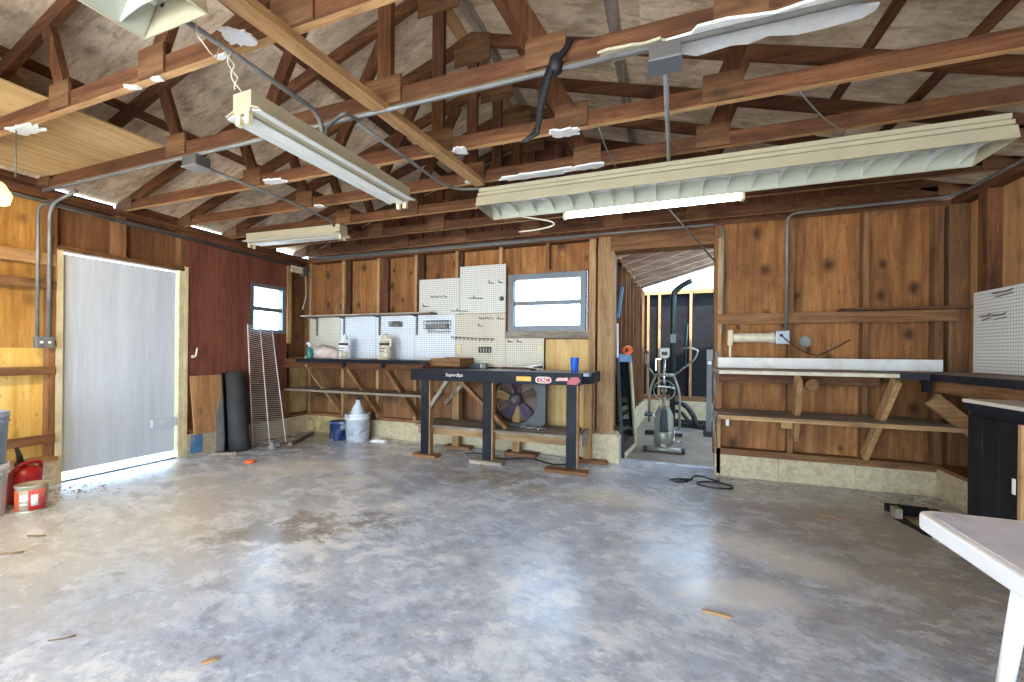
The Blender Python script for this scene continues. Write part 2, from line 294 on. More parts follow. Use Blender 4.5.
# ------------------------------------------------------------------ mesh helpers
POS = {}
class B:
    def __init__(s): s.bm = bmesh.new()
    def faces(s, vs, fs, smooth=False):
        v = [s.bm.verts.new(p) for p in vs]
        for f in fs:
            try:
                q = s.bm.faces.new([v[i] for i in f]); q.smooth = smooth
            except ValueError: pass
        return s
    def box(s, x0, y0, z0, x1, y1, z1):
        x0, x1 = min(x0, x1), max(x0, x1); y0, y1 = min(y0, y1), max(y0, y1); z0, z1 = min(z0, z1), max(z0, z1)
        p = [(x, y, z) for z in (z0, z1) for y in (y0, y1) for x in (x0, x1)]
        return s.faces(p, [(0, 2, 3, 1), (4, 5, 7, 6), (0, 1, 5, 4), (2, 6, 7, 3), (0, 4, 6, 2), (1, 3, 7, 5)])
    def bar(s, p, q, wd, ht, up=(0, 0, 1)):
        p, q = Vector(p), Vector(q); d = (q - p).normalized(); u = Vector(up)
        a = d.cross(u)
        if a.length < 1e-4: a = d.cross(Vector((0, 1, 0)))
        a.normalize(); c = a.cross(d).normalized()
        vs = [e + a * (i * wd / 2) + c * (j * ht / 2) for e in (p, q) for (i, j) in ((-1, -1), (1, -1), (1, 1), (-1, 1))]
        return s.faces(vs, [(3, 2, 1, 0), (4, 5, 6, 7), (0, 1, 5, 4), (1, 2, 6, 5), (2, 3, 7, 6), (3, 0, 4, 7)])
    def prism(s, pts, ext):
        n = len(pts); e = Vector(ext); vs = [Vector(p) for p in pts] + [Vector(p) + e for p in pts]
        return s.faces(vs, [tuple(range(n))[::-1], tuple(range(n, 2 * n))] + [(i, (i + 1) % n, n + (i + 1) % n, n + i) for i in range(n)])
    def tube(s, pts, r, seg=8, closed=False):
        P = [Vector(p) for p in pts]; n = len(P); rings = []; pa = None
        for i in range(n):
            a = P[(i - 1) % n] if (closed or i > 0) else P[i]; c = P[(i + 1) % n] if (closed or i < n - 1) else P[i]
            d = (c - a).normalized()
            if pa is None:
                x = d.cross(Vector((0, 0, 1)))
                if x.length < 0.05: x = d.cross(Vector((1, 0, 0)))
            else:
                x = pa - d * pa.dot(d)
            x.normalize(); pa = x; y = d.cross(x)
            rr = r[i] if isinstance(r, (list, tuple)) else r
            rings.append([s.bm.verts.new(P[i] + (x * math.cos(t) + y * math.sin(t)) * rr) for t in [2 * math.pi * k / seg for k in range(seg)]])
        for i in range(n if closed else n - 1):
            A, D = rings[i], rings[(i + 1) % n]
            for k in range(seg):
                f = s.bm.faces.new((A[k], A[(k + 1) % seg], D[(k + 1) % seg], D[k])); f.smooth = True
        if not closed:
            s.bm.faces.new(rings[0][::-1]); s.bm.faces.new(rings[-1])
        return s
    def lathe(s, o, prof, seg=28, axis='z', cap=True):
        o = Vector(o); rings = []
        for (r, h) in prof:
            ring = []
            for k in range(seg):
                t = 2 * math.pi * k / seg; a, c = r * math.cos(t), r * math.sin(t)
                p = (a, c, h) if axis == 'z' else ((h, a, c) if axis == 'x' else (c, h, a))
                ring.append(s.bm.verts.new(o + Vector(p)))
            rings.append(ring)
        for A, D in zip(rings, rings[1:]):
            for k in range(seg):
                f = s.bm.faces.new((A[k], A[(k + 1) % seg], D[(k + 1) % seg], D[k])); f.smooth = True
        if cap:
            for R in (rings[0][::-1], rings[-1]):
                try: s.bm.faces.new(R)
                except ValueError: pass
        return s
    def build(s, name, mat, parent=None, bevel=0.0, solid=0.0, under=None, **tags):
        bm = s.bm; bmesh.ops.recalc_face_normals(bm, faces=bm.faces)
        xs = [v.co for v in bm.verts]
        o = Vector(((min(v.x for v in xs) + max(v.x for v in xs)) / 2, (min(v.y for v in xs) + max(v.y for v in xs)) / 2, min(v.z for v in xs)))
        for v in bm.verts: v.co -= o
        me = bpy.data.meshes.new(name); bm.to_mesh(me); bm.free()
        me.materials.append(M[mat])
        if under:
            me.materials.append(M[under])
            for p in me.polygons:
                if p.normal.z < -0.9: p.material_index = 1
        ob = bpy.data.objects.new(name, me); COL.objects.link(ob)
        POS[ob.name] = o.copy()
        if parent is not None:
            ob.parent = parent; ob.location = o - POS[parent.name]
        else: ob.location = o
        if solid:
            q = ob.modifiers.new('thickness', 'SOLIDIFY'); q.thickness = solid
        if bevel:
            q = ob.modifiers.new('bevel', 'BEVEL'); q.width = bevel; q.segments = 2; q.limit_method = 'ANGLE'
        for k, v in tags.items(): ob[k] = v
        return ob
def thing(name, loc, **tags):
    o = bpy.data.objects.new(name, None); o.empty_display_size = 0.1; COL.objects.link(o); o.location = loc
    POS[o.name] = Vector(loc)
    for k, v in tags.items(): o[k] = v
    return o
def box(*a): return B().box(*a)
def tag(label, category, group=None):
    d = dict(label=label, category=category)
    if group: d['group'] = group
    return d
def arc(c, r, a0, a1, n, u, v):
    c, u, v = Vector(c), Vector(u), Vector(v)
    return [c + u * (r * math.cos(a0 + (a1 - a0) * i / n)) + v * (r * math.sin(a0 + (a1 - a0) * i / n)) for i in range(n + 1)]
def bent(pts, r=0.08, n=5):
    # a polyline with rounded corners
    P = [Vector(p) for p in pts]; out = [P[0]]
    for a, b, c in zip(P, P[1:], P[2:]):
        rr = min(r, (b - a).length * 0.45, (c - b).length * 0.45)
        p0 = b + (a - b).normalized() * rr; p1 = b + (c - b).normalized() * rr
        for i in range(n + 1):
            t = i / n; out.append(p0 * (1 - t) ** 2 + b * 2 * t * (1 - t) + p1 * t * t)
    out.append(P[-1]); return out
def text(name, s, size, loc, rot, mat, parent):
    cu = bpy.data.curves.new(name, 'FONT'); cu.body = s; cu.size = size; cu.extrude = 0.0008; cu.align_x = 'CENTER'; cu.align_y = 'CENTER'
    tmp = bpy.data.objects.new('t', cu); COL.objects.link(tmp); bpy.context.view_layer.update()
    me = bpy.data.meshes.new_from_object(tmp.evaluated_get(bpy.context.evaluated_depsgraph_get())); bpy.data.objects.remove(tmp)
    me.materials.clear(); me.materials.append(M[mat]); o = bpy.data.objects.new(name, me); COL.objects.link(o); o.parent = parent
    o.location = Vector(loc) - POS[parent.name]; o.rotation_euler = rot; return o
ST = dict(kind='structure')

# ================================================================== THE SETTING
LX, RX, YL, YR, YB, ZP = -5.05, 2.30, 4.76, 4.62, -2.6, 2.57     # stud faces of the left / right / back-left / back-right walls, plate top
PL, PRX, PYL, PYR = -5.14, 2.39, 4.85, 4.71                        # faces of the plywood behind the studs
f = B().box(-5.2, YB - 0.1, -0.12, 2.45, 4.9, 0.0).build('floor', 'concrete_floor', **ST)
B().box(-40, -40, -0.35, 40, 40, -0.13).build('ground', 'ground', **ST)
B().box(-7.2, 0.5, -0.13, -5.22, 4.5, -0.03).build('path', 'ground', **ST)

def panel(parent, mat, *a, name='plywood_panel'): return box(*a).build(name, mat, parent)
def stud_y(parent, y, z0, z1, x0, x1, w_=0.04, mat='brownpine_z'): return box(x0, y, z0, x1, y + w_, z1).build('stud', mat, parent)
# ---- left wall
wl_ = thing('wall_left', (PL, 1.0, 0), **ST)
panel(wl_, 'ply_amber', PL - 0.015, YB, 1.20, PL, 2.03, 2.50)
panel(wl_, 'ply_yellow', PL - 0.015, YB, 0.21, PL, 2.03, 1.20)
panel(wl_, 'ply_brown', PL - 0.015, 2.03, 2.09, PL, 3.09, 2.50)
panel(wl_, 'ply_brown', PL - 0.015, 4.42, 1.1, PL, PYL, 2.50); box(LX - 0.05, 4.46, 0.80, LX - 0.03, 4.77, 0.96).build('board', 'ply_dull', wl_); box(LX - 0.05, 4.46, 0.66, LX - 0.03, 4.77, 0.785).build('board', 'ply_dull', wl_); box(LX - 0.05, 4.46, 0.30, LX - 0.03, 4.77, 0.62).build('board', 'ply_dull', wl_)
panel(wl_, 'ply_amber', PL - 0.015, 4.42, 0.24, PL, PYL, 1.1)
rx0, rx1 = LX - 0.012, LX                        # red-brown panel nailed over the studs, cut out round window_1
for a in ((3.09, 0.66, 3.84, 2.50), (3.84, 2.08, 4.38, 2.50), (3.84, 0.66, 4.38, 1.43), (4.38, 0.66, 4.43, 2.50)):
    panel(wl_, 'ply_red', rx0, a[0], a[1], rx1, a[2], a[3])
panel(wl_, 'ply_brown', PL - 0.015, 3.09, 0.24, PL, 4.42, 1.40)
box(PL - 0.02, YB, 2.50, LX, PYL, ZP).build('top_plate', 'lumber_y', wl_)
for y in (-2.2, -1.6, -1.0, -0.4, 0.2, 0.8, 1.40): stud_y(wl_, y, 0.25, 2.5, PL, LX)
stud_y(wl_, 1.975, 0.25, 2.5, PL, LX, 0.05); stud_y(wl_, 2.43, 2.11, 2.5, PL, LX, 0.09); stud_y(wl_, 3.02, 2.11, 2.5, PL, LX, 0.07)
for y in (3.5, 3.78, 4.40): stud_y(wl_, y, 0.28, 2.5, PL, LX - 0.013 if y < 4.39 else LX, 0.045)
stud_y(wl_, 4.78, 0.28, 2.5, PL, LX, 0.06)
for z0, z1, m in ((1.92, 2.02, 'oldpine_y'), (1.71, 1.79, 'brownpine_y'), (0.97, 1.04, 'brownpine_y'), (0.37, 0.45, 'brownpine_y')):
    box(LX, YB + 0.1, z0, LX + 0.022, 2.01, z1).build('nailed_rail', m, wl_)
box(PL, YB, 0.21, LX + 0.03, 2.03, 0.25).build('sill_plate', 'oldpine_y', wl_)
box(PL, 3.09, 0.24, LX, PYL, 0.28).build('sill_plate', 'brownpine_y', wl_)
box(PL - 0.03, YB, 0, LX + 0.02, 2.03, 0.21).build('block_curb', 'block', wl_)
box(PL - 0.03, 3.09, 0, LX + 0.015, PYL, 0.24).build('block_curb', 'block', wl_)
box(LX + 0.015, 3.12, 0.02, LX + 0.022, 3.25, 0.23).build('paint_patch', 'blue_paint', wl_)
for y0 in (1.36, 3.08, 4.15): pass
# frieze blocking between some rafters; the open bays let slits of sky in
for (a, c) in ((-2.5, 1.34), (1.34, 1.98), (2.5, 3.05), (3.57, 4.3)):
    box(PL - 0.02, a + 0.02, ZP, PL + 0.02, c - 0.02, 2.70).build('frieze_block', 'lumber_y', wl_)
for (a, c) in ((1.34, 2.5), (3.05, 3.57)):
    box(PL - 0.055, a + 0.02, ZP - 0.05, PL - 0.035, c - 0.02, ZP + 0.055).build('fascia_strip', 'lumber_y', wl_)
# ---- door_1, the white door with daylight under it
d1 = thing('door_1', (LX, 2.52, 0), **ST)
box(PL + 0.02, 2.075, 0.085, PL + 0.06, 2.985, 2.048).build('door_slab', 'door_white', d1)
box(PL + 0.06, 2.76, 0.37, PL + 0.10, 2.98, 0.46).build('door_block', 'door_white', d1)
box(PL - 0.03, 2.02, 0, LX + 0.012, 2.062, 2.09).build('door_jamb', 'cream', d1)
box(PL - 0.03, 3.0, 0, LX + 0.012, 3.045, 2.09).build('door_jamb', 'cream', d1)
box(LX - 0.03, 3.05, 0.0, LX + 0.02, 3.085, 2.12).build('door_stop', 'cream', d1)
box(PL - 0.03, 2.02, 2.07, LX + 0.015, 3.09, 2.11).build('door_head', 'brownpine_y', d1)
box(PL - 0.06, 2.06, -0.02, LX - 0.01, 3.0, 0.012).build('threshold', 'aluminium', d1)
# ---- window_1 in the left wall
def window(name, axis, a0, a1, z0, z1, p, depth, jamb, fr=0.05):
    t = thing(name, ((p, (a0 + a1) / 2, z0) if axis == 'x' else ((a0 + a1) / 2, p, z0)), **ST)
    def bx(u0, w0, v0, u1, w1, v1):       # u along wall, w depth, v height
        return box(w0, u0, v0, w1, u1, v1) if axis == 'x' else box(u0, w0, v0, u1, w1, v1)
    q0, q1 = p - depth / 2, p + depth / 2
    g = B()
    for r in ((a0, z0, a0 + fr, z1), (a1 - fr, z0, a1, z1), (a0 + fr, z0, a1 - fr, z0 + fr), (a0 + fr, z1 - fr, a1 - fr, z1)):
        bm2 = bx(r[0], q0, r[1], r[2], q1, r[3]); me = bpy.data.meshes.new('t'); bm2.bm.to_mesh(me); g.bm.from_mesh(me); bpy.data.meshes.remove(me)
    g.build('window_frame', 'aluminium', t)
    zm = (z0 + z1) / 2 - 0.005
    bx(a0 + fr, p - 0.015, zm - 0.026, a1 - fr, p + 0.02, zm + 0.026).build('meeting_rail', 'aluminium', t)
    bx(a0 + fr, p - 0.004, z0 + fr, a1 - fr, p, zm - 0.016).build('pane', 'pane', t)
    bx(a0 + fr, p + 0.006, zm + 0.016, a1 - fr, p + 0.010, z1 - fr).build('pane', 'pane', t)
    return t, bx
w1, bx = window('window_1', 'x', 3.85, 4.38, 1.43, 2.085, -5.10, 0.08, None)
box(LX, 4.385, 1.30, LX + 0.02, 4.45, 2.42).build('window_casing', 'oldpine_z', w1)
# ---- back wall, left of the doorway
wb = thing('wall_back', (-1.5, PYL, 0), **ST)
def bp(x0, z0, x1, z1, m='ply_back'): return box(x0, PYL, z0, x1, PYL + 0.015, z1).build('plywood_panel', m, wb)
bp(-5.16, 1.05, -4.0, 2.52); bp(-4.0, 1.05, -2.78, 2.52); bp(-2.78, 1.05, -1.85, 2.52); bp(-1.85, 2.16, -0.88, 2.52); bp(-0.88, 1.05, -0.60, 2.52)
bp(-5.16, 0.25, -3.5, 1.05, 'ply_brown'); bp(-3.5, 0.25, -1.85, 1.05, 'ply_brown'); bp(-1.85, 0.25, -0.60, 1.43, 'ply_brown')
box(-1.36, YL + 0.03, 0.32, -0.84, YL + 0.045, 1.36).build('pine_panel', 'ply_pale', wb)
for x in (-5.03, -4.41, -3.80, -3.19, -2.57, -1.96): box(x, YL, 0.28, x + 0.042, PYL, 2.5).build('stud', 'oldpine_z', wb)
for x, wd in ((-4.368, 0.07), (-3.758, 0.12), (-3.148, 0.085), (-2.528, 0.045)): box(x, YL + 0.04, 1.09, x + wd, PYL, 2.5).build('stud_shade_strip', 'stud_shade_z', wb)  # dark strips standing in for the shadow to the right of each stud
box(-1.36, YL, 2.20, -1.318, PYL, 2.5).build('stud', 'brownpine_z', wb); box(-1.42, YL, 0.28, -1.378, PYL, 1.36).build('stud', 'brownpine_z', wb)
box(-0.84, YL - 0.01, 0.30, -0.765, PYL, 2.5).build('stud', 'tan_wood_z', wb)
box(-5.16, YL, 0.24, -0.60, PYL, 0.28).build('sill_plate', 'brownpine_x', wb)
box(-5.16, YL - 0.03, 2.50, 2.41, PYL + 0.02, ZP).build('top_plate', 'lumber_x', wb)
box(-0.60, YL - 0.05, 2.36, 0.52, PYL, 2.50).build('header_board', 'brownpine_x', wb)
for (x0, x1, m) in ((-5.04, -4.35, 'block_yellow'), (-4.35, -3.1, 'block'), (-3.1, -1.9, 'block'), (-1.9, -0.9, 'block')):
    box(x0, YL - 0.01, 0, x1, PYL + 0.02, 0.24).build('foundation_block', m, wb)
box(-0.90, YL - 0.12, 0, -0.48, PYL + 0.02, 0.28).build('foundation_block', 'block', wb)
box(-0.92, YL - 0.13, 0.28, -0.50, PYL + 0.02, 0.31).build('foundation_cap', 'block', wb)
# gable above the plate
zr = lambda x: 3.80 - (0.313 if x < -1.5 else 0.297) * abs(x + 1.50)          # underside of the roof sheathing
B().prism([(-5.16, PYL, ZP), (2.41, PYL, ZP), (2.41, PYL, zr(2.41)), (-1.5, PYL, zr(-1.5)), (-5.16, PYL, zr(-5.16))], (0, 0.015, 0)).build('gable_panel', 'gable_ply', wb)
# ---- back wall, right of the doorway
wr = thing('wall_back_right', (1.4, PYR, 0), **ST)
box(0.50, PYR, 0.27, 1.10, PYR + 0.015, 2.52).build('plywood_panel', 'ply_back', wr)
box(1.10, PYR, 0.27, 1.71, PYR + 0.015, 2.52).build('plywood_panel', 'ply_back', wr)
box(1.71, PYR, 0.27, 2.41, PYR + 0.015, 2.52).build('plywood_panel', 'ply_back', wr)
for x, wd in ((0.44, 0.06), (1.08, 0.042), (1.655, 0.042), (2.155, 0.06)):
    box(x, YR, 0.27, x + wd, PYR, 2.5).build('stud', 'brownpine_z', wr)
box(2.25, YR, 0.27, 2.38, PYR, 2.5).build('stud', 'brownpine_z', wr)
box(0.44, YR - 0.03, 0.21, 2.40, PYR, 0.27).build('sill_plate', 'brownpine_x', wr)
for x0, x1 in ((0.46, 1.0), (1.003, 1.6), (1.603, 2.2)):
    box(x0, YR - 0.03, 0, x1, PYR, 0.21).build('foundation_block', 'block', wr)
box(0.46, YR - 0.045, 1.50, 2.29, YR, 1.60).build('ledge_rail', 'brownpine_x', wr)
box(1.46, YR - 0.16, 1.60, 2.32, YR, 1.62).build('ledge_shelf', 'lumber_x', wr)
# ---- doorway to the annex (door_2 has no leaf)
d2 = thing('door_2', (-0.05, YL, 0), **ST)
box(-0.735, YL - 0.045, 0.31, -0.60, YL + 0.0, 2.50).build('door_casing', 'tan_wood_z', d2)
box(-0.60, YL - 0.05, 0.30, -0.56, PYL + 0.08, 2.36).build('door_jamb', 'tan_wood_z', d2)
box(0.47, YR - 0.03, 0.02, 0.505, PYR + 0.16, 2.36).build('door_jamb', 'oldpine_z', d2)
box(-0.60, YL - 0.06, 2.335, 0.52, PYL + 0.06, 2.365).build('door_head', 'brownpine_x', d2)
# ---- right wall
wR = thing('wall_right', (PRX, 1.0, 0), **ST)
for (y0, y1) in ((YB, -0.9), (-0.9, 0.32), (0.32, 1.54), (1.54, 2.76), (2.76, 3.98), (3.98, PYR)):
    box(PRX, y0, 0.25, PRX + 0.015, y1, 2.52).build('plywood_panel', 'ply_tan', wR)
for y in (-1.5, -0.9, -0.29, 0.32, 0.93, 1.54, 2.15, 2.76, 3.37, 3.78): stud_y(wR, y, 0.28, 2.5, RX, PRX, 0.042)
stud_y(wR, 4.27, 0.28, 2.5, RX, PRX, 0.10, 'lumber_z')
box(RX, YB, 2.50, PRX + 0.02, PYR, ZP).build('top_plate', 'lumber_y', wR)
box(2.14, YB, 0.25, PRX, 4.58, 0.28).build('sill_plate', 'brownpine_y', wR)
box(2.16, YB, 0, PRX + 0.02, 4.58, 0.25).build('foundation_block', 'block', wR)
for (a, c) in ((-2.5, 1.34), (1.34, 1.94), (3.57, 4.7)):
    box(PRX - 0.02, a + 0.02, ZP, PRX + 0.02, c - 0.02, 2.63).build('frieze_block', 'lumber_y', wR)
# ---- rear wall with the open garage door behind the camera
wf = thing('wall_rear', (-1.4, YB, 0), **ST)
box(-5.16, YB - 0.1, 0, -4.4, YB, ZP).build('wall_panel', 'ply_tan', wf); box(1.4, YB - 0.1, 0, 2.41, YB, ZP).build('wall_panel', 'ply_tan', wf)
box(-4.4, YB - 0.1, 2.2, 1.4, YB, ZP).build('wall_panel', 'ply_tan', wf)
B().prism([(-5.16, YB, ZP), (2.41, YB, ZP), (2.41, YB, zr(2.41)), (-1.5, YB, 3.8), (-5.16, YB, zr(-5.16))], (0, -0.05, 0)).build('gable_panel', 'ply_tan', wf)
# ---- roof deck
rf = thing('ceiling', (-1.5, 1.0, 3.8), **ST)
for side in (-1, 1):
    xe = -5.2 if side < 0 else 2.45
    k = 3; ys = [YB - 0.1, -1.1, 0.72, 1.94, 3.05, 4.09, 4.95]
    xs_ = [-1.5 + (xe + 1.5) * i / k for i in range(k + 1)]
    for i in range(k):
        for j in range(len(ys) - 1):
            a, c = xs_[i], xs_[i + 1]; y0, y1 = ys[j] + 0.002, ys[j + 1] - 0.002
            B().prism([(a, y0, zr(a)), (c, y0, zr(c)), (c, y0, zr(c) + 0.013), (a, y0, zr(a) + 0.013)], (0, y1 - y0, 0)).build('deck_panel', 'sheath', rf)
# flat boards under the deck along the panel seams, between deck and rafters
for (x, wd, m) in ((-0.36, 0.085, 'grey_wood_y'), (1.10, 0.055, 'lumber_y'), (1.52, 0.06, 'lumber_y'), (-1.42, 0.10, 'grey_wood_y'), (-1.585, 0.09, 'oldpine_y'), (-2.65, 0.085, 'lumber_y'), (-3.9, 0.085, 'lumber_y')):
    a, c = x - wd / 2, x + wd / 2
    B().prism([(a, YB, zr(a) - 0.010), (c, YB, zr(c) - 0.010), (c, YB, zr(c)), (a, YB, zr(a))], (0, 4.8 - YB, 0)).build('seam_board', m, rf)
# ---- annex behind the doorway: lean-to with open studs
AX0, AX1 = -0.57, -0.41
B().box(-0.9, 4.9, -0.14, 3.2, 8.6, -0.015).build('floor_annex', 'annex_concrete', **ST)
wa = thing('wall_annex_left', (-0.5, 6.6, 0), **ST)
ax = lambda y: AX0 + (AX1 - AX0) * (y - 4.9) / 3.4
B().prism([(ax(4.95) - 0.09, 4.95, 0), (ax(8.3) - 0.09, 8.3, 0), (ax(8.3) - 0.11, 8.3, 0), (ax(4.95) - 0.11, 4.95, 0)], (0, 0, 2.4)).build('siding', 'tarpaper', wa)
for y in (5.02, 5.42, 5.83, 6.24, 6.65, 7.06, 7.47, 7.88, 8.25):
    box(ax(y) - 0.088, y, 0.3, ax(y), y + 0.04, 2.36).build('stud', 'brownpine_z', wa)
B().bar((ax(4.95) - 0.045, 4.95, 2.385), (ax(8.3) - 0.045, 8.3, 2.385), 0.09, 0.05).build('top_plate', 'oldpine_y', wa)
B().bar((ax(4.95) - 0.03, 4.95, 0.145), (ax(8.3) - 0.03, 8.3, 0.145), 0.13, 0.29).build('foundation_block', 'block', wa)
wq = thing('wall_annex_right_added', (3.2, 6.6, 0), **ST)  # unseen wall, put in to cut the daylight entering the annex
box(3.2, 4.9, 0, 3.22, 8.4, 2.45).build('siding', 'tarpaper', wq)
for y in (5.0, 5.6, 6.2, 6.8, 7.4, 8.0): box(3.11, y, 0, 3.2, y + 0.04, 2.40).build('stud', 'brownpine_z', wq)
wk = thing('wall_annex_back', (1.0, 8.34, 0), **ST)
box(-0.6, 8.39, 0.3, 3.2, 8.41, 2.32).build('tarpaper', 'tarpaper', wk)
for x in (-0.36, -0.16, 0.385, 0.99, 1.6, 2.2, 2.8): box(x, 8.30, 0.42, x + 0.042, 8.388, 2.32).build('stud', 'oldpine_z', wk)
box(-0.5, 8.30, 2.32, 3.2, 8.40, 2.40).build('top_plate', 'oldpine_x', wk); box(-0.5, 8.30, 0.33, 3.2, 8.388, 0.42).build('sill_plate', 'brownpine_x', wk)
box(-0.5, 8.26, -0.02, 3.2, 8.42, 0.33).build('foundation_block', 'block', wk)
ar = thing('ceiling_annex', (1.0, 6.5, 2.7), **ST)
za = lambda x: 2.475 + 0.288 * x
for y in (4.98, 5.42, 5.86, 6.34, 6.82, 7.28, 7.68):
    B().prism([(-0.6, y, za(-0.6)), (3.2, y, za(3.2)), (3.2, y, za(3.2) + 0.10), (-0.6, y, za(-0.6) + 0.10)], (0, 0.04, 0)).build('rafter', 'pinkpine_x', ar, under='white_paint')  # pale underside colour stands for sky light on the rafters, not paint
B().prism([(-0.7, 4.92, za(-0.7) + 0.101), (3.3, 4.92, za(3.3) + 0.101), (3.3, 4.92, za(3.3) + 0.12), (-0.7, 4.92, za(-0.7) + 0.12)], (0, 2.85, 0)).build('deck_panel', 'white_paint', ar)

# ================================================================== ROOF FRAMING
def truss(y, label, gable=False):
    t = thing('roof_truss', (-1.5, y, ZP), **tag(label, 'roof truss', 'roof trusses'))
    y0, y1 = y - 0.019, y + 0.019; xc = -1.5; zt = lambda x: zr(x) - 0.010; zl = lambda x: zr(x) - 0.104
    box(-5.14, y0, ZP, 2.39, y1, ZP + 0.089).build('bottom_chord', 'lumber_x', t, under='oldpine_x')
    for s in (-1, 1):
        xe = -5.19 if s < 0 else 2.44
        xi = xc + s * 0.30
        B().prism([(xc, y0, zt(xc)), (xe, y0, zt(xe)), (xe, y0, zl(xe)), (xc, y0, zl(xc))], (0, 0.038, 0)).build('rafter', 'lumber_x', t)
        for (b0, t0) in ((0.94, 0.42), (1.77, 1.95)):
            B().bar((xc + s * b0, y, ZP + 0.09), (xc + s * t0, y, zl(xc + s * t0) + 0.002), 0.089, 0.036, (0, 1, 0.0)).build('web', 'lumber_z', t)
            xg = xc + s * b0
            box(xg - 0.10, y0 - 0.012, ZP + 0.004, xg + 0.10, y0, ZP + 0.150).build('gusset', 'gusset_ply', t)
        xh = xe - s * 0.28
        B().prism([(xe - s * 0.06, y0 - 0.012, ZP + 0.004), (xh, y0 - 0.012, ZP + 0.004), (xh, y0 - 0.012, zt(xh) - 0.02), (xe - s * 0.06, y0 - 0.012, zt(xe) - 0.005)], (0, 0.012, 0)).build('gusset', 'gusset_ply', t)
    box(xc - 0.044, y0, ZP + 0.09, xc + 0.044, y1, zl(xc)).build('king_post', 'lumber_z', t)
    box(xc - 0.12, y0 - 0.012, ZP + 0.004, xc + 0.12, y0, ZP + 0.155).build('gusset', 'gusset_ply', t)
    B().prism([(xc - 0.16, y0 - 0.012, zl(xc) - 0.16), (xc + 0.16, y0 - 0.012, zl(xc) - 0.16), (xc + 0.16, y0 - 0.012, zt(xc + 0.16)), (xc, y0 - 0.012, zt(xc)), (xc - 0.16, y0 - 0.012, zt(xc - 0.16))], (0, 0.012, 0)).build('gusset', 'gusset_ply', t)
    if gable:
        for x in (-3.0, -2.7, -2.15, -1.9, -1.15, -0.85, -0.3, 0.0, 0.9, 1.4, -4.0, -4.5):
            box(x - 0.03, y0, ZP + 0.09, x + 0.03, y1, zl(x)).build('gable_stud', 'lumber_z', t)
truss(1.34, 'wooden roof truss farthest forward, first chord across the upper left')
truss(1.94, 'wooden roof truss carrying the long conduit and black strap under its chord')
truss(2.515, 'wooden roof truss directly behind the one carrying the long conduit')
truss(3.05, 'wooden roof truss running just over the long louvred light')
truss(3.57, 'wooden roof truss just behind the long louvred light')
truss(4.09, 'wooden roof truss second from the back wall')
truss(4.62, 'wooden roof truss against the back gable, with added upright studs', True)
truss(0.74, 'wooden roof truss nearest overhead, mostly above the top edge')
bmx = B().bar((-1.60, 0.70, ZP - 0.020), (-1.41, 3.02, ZP - 0.020), 0.089, 0.038)
bmx.build('ceiling_brace', 'oldpine_y', **tag('long pale board nailed diagonally under the truss chords', 'board'))
def sheet(x0, y0, x1, y1, label):
    box(x0, y0, ZP + 0.0905, x1, y1, ZP + 0.102).build('plywood_sheet', 'storage_ply', **tag(label, 'plywood sheet', 'sheets laid on the truss chords'))
sheet(-4.45, 0.2, -3.42, 1.93, 'yellowish plywood sheet laid on the chords at upper left, nearer the middle')
sheet(-5.0, 0.3, -4.46, 1.93, 'yellowish plywood sheet on the chords, close to the left wall')

# ================================================================== CONDUIT AND WIRING
def conduit(name, pts, label, r=0.011, mat='galv', bend=0.09, cat='conduit'):
    return B().tube(bent(pts, bend), r, 10).build(name, mat, **tag(label, cat))
zc = ZP - 0.014
conduit('conduit', [(-4.98, 1.905, zc - 0.02), (-4.6, 1.905, zc - 0.02), (2.3, 1.905, zc - 0.02)], 'long grey conduit running the width of the ceiling under a truss chord', 0.013)
conduit('conduit', [(-3.13, 1.93, zc - 0.045), (-3.13, 2.9, zc - 0.045), (-3.17, 3.25, zc - 0.05), (-3.20, 3.34, 2.47)], 'grey conduit from the ceiling box back to the short light', 0.012)
conduit('conduit', [(-1.83, 1.02, zc - 0.03), (-1.83, 1.80, zc - 0.03), (-1.85, 1.84, 2.34)], 'conduit from the upper left light bending down to the hanging light', 0.013)
conduit('conduit', [(-1.66, 1.89, zc - 0.045), (-1.66, 1.80, zc - 0.05), (-1.83, 1.82, 2.45), (-1.84, 1.90, 2.33)], 'short curled conduit dropping to the middle of the hanging light', 0.010, 'galv_dark')
conduit('conduit', [(-1.68, 1.93, zc - 0.045), (-1.66, 2.80, zc - 0.045), (-1.60, 2.98, zc - 0.045), (-1.40, 3.06, zc - 0.03)], 'conduit from the long run back to the louvred light end', 0.011)
conduit('conduit', [(-0.02, 1.93, zc - 0.03), (0.0, 3.10, zc - 0.022)], 'straight bare pipe from the white ceiling box to the louvred light', 0.013, 'box_steel')
conduit('conduit', [(LX + 0.02, YB + 0.2, 2.50), (LX + 0.02, 4.60, 2.44)], 'upper of two conduits along the top of the left wall', 0.013)
conduit('conduit', [(LX + 0.02, YB + 0.2, 2.455), (LX + 0.02, 1.80, 2.46), (LX + 0.02, 4.55, 2.40)], 'lower of two conduits along the top of the left wall', 0.012, 'galv_dark')
conduit('conduit', [(LX + 0.04, 2.4, 2.44), (LX + 0.05, 1.885, 2.44), (LX + 0.05, 1.885, 1.30)], 'left conduit dropping down the yellow wall to the switch box', 0.012)
conduit('conduit', [(-4.75, 2.02, 2.55), (-4.95, 1.96, 2.45), (LX + 0.05, 1.955, 2.36), (LX + 0.05, 1.955, 1.30)], 'right conduit dropping down the yellow wall beside the door', 0.014)
conduit('conduit', [(-4.9, YL - 0.045, 2.565), (0.46, YL - 0.045, 2.535), (0.515, YR - 0.015, 2.45), (0.515, YR - 0.015, 1.42)], 'conduit along the top of the back wall turning down beside the doorway', 0.013)
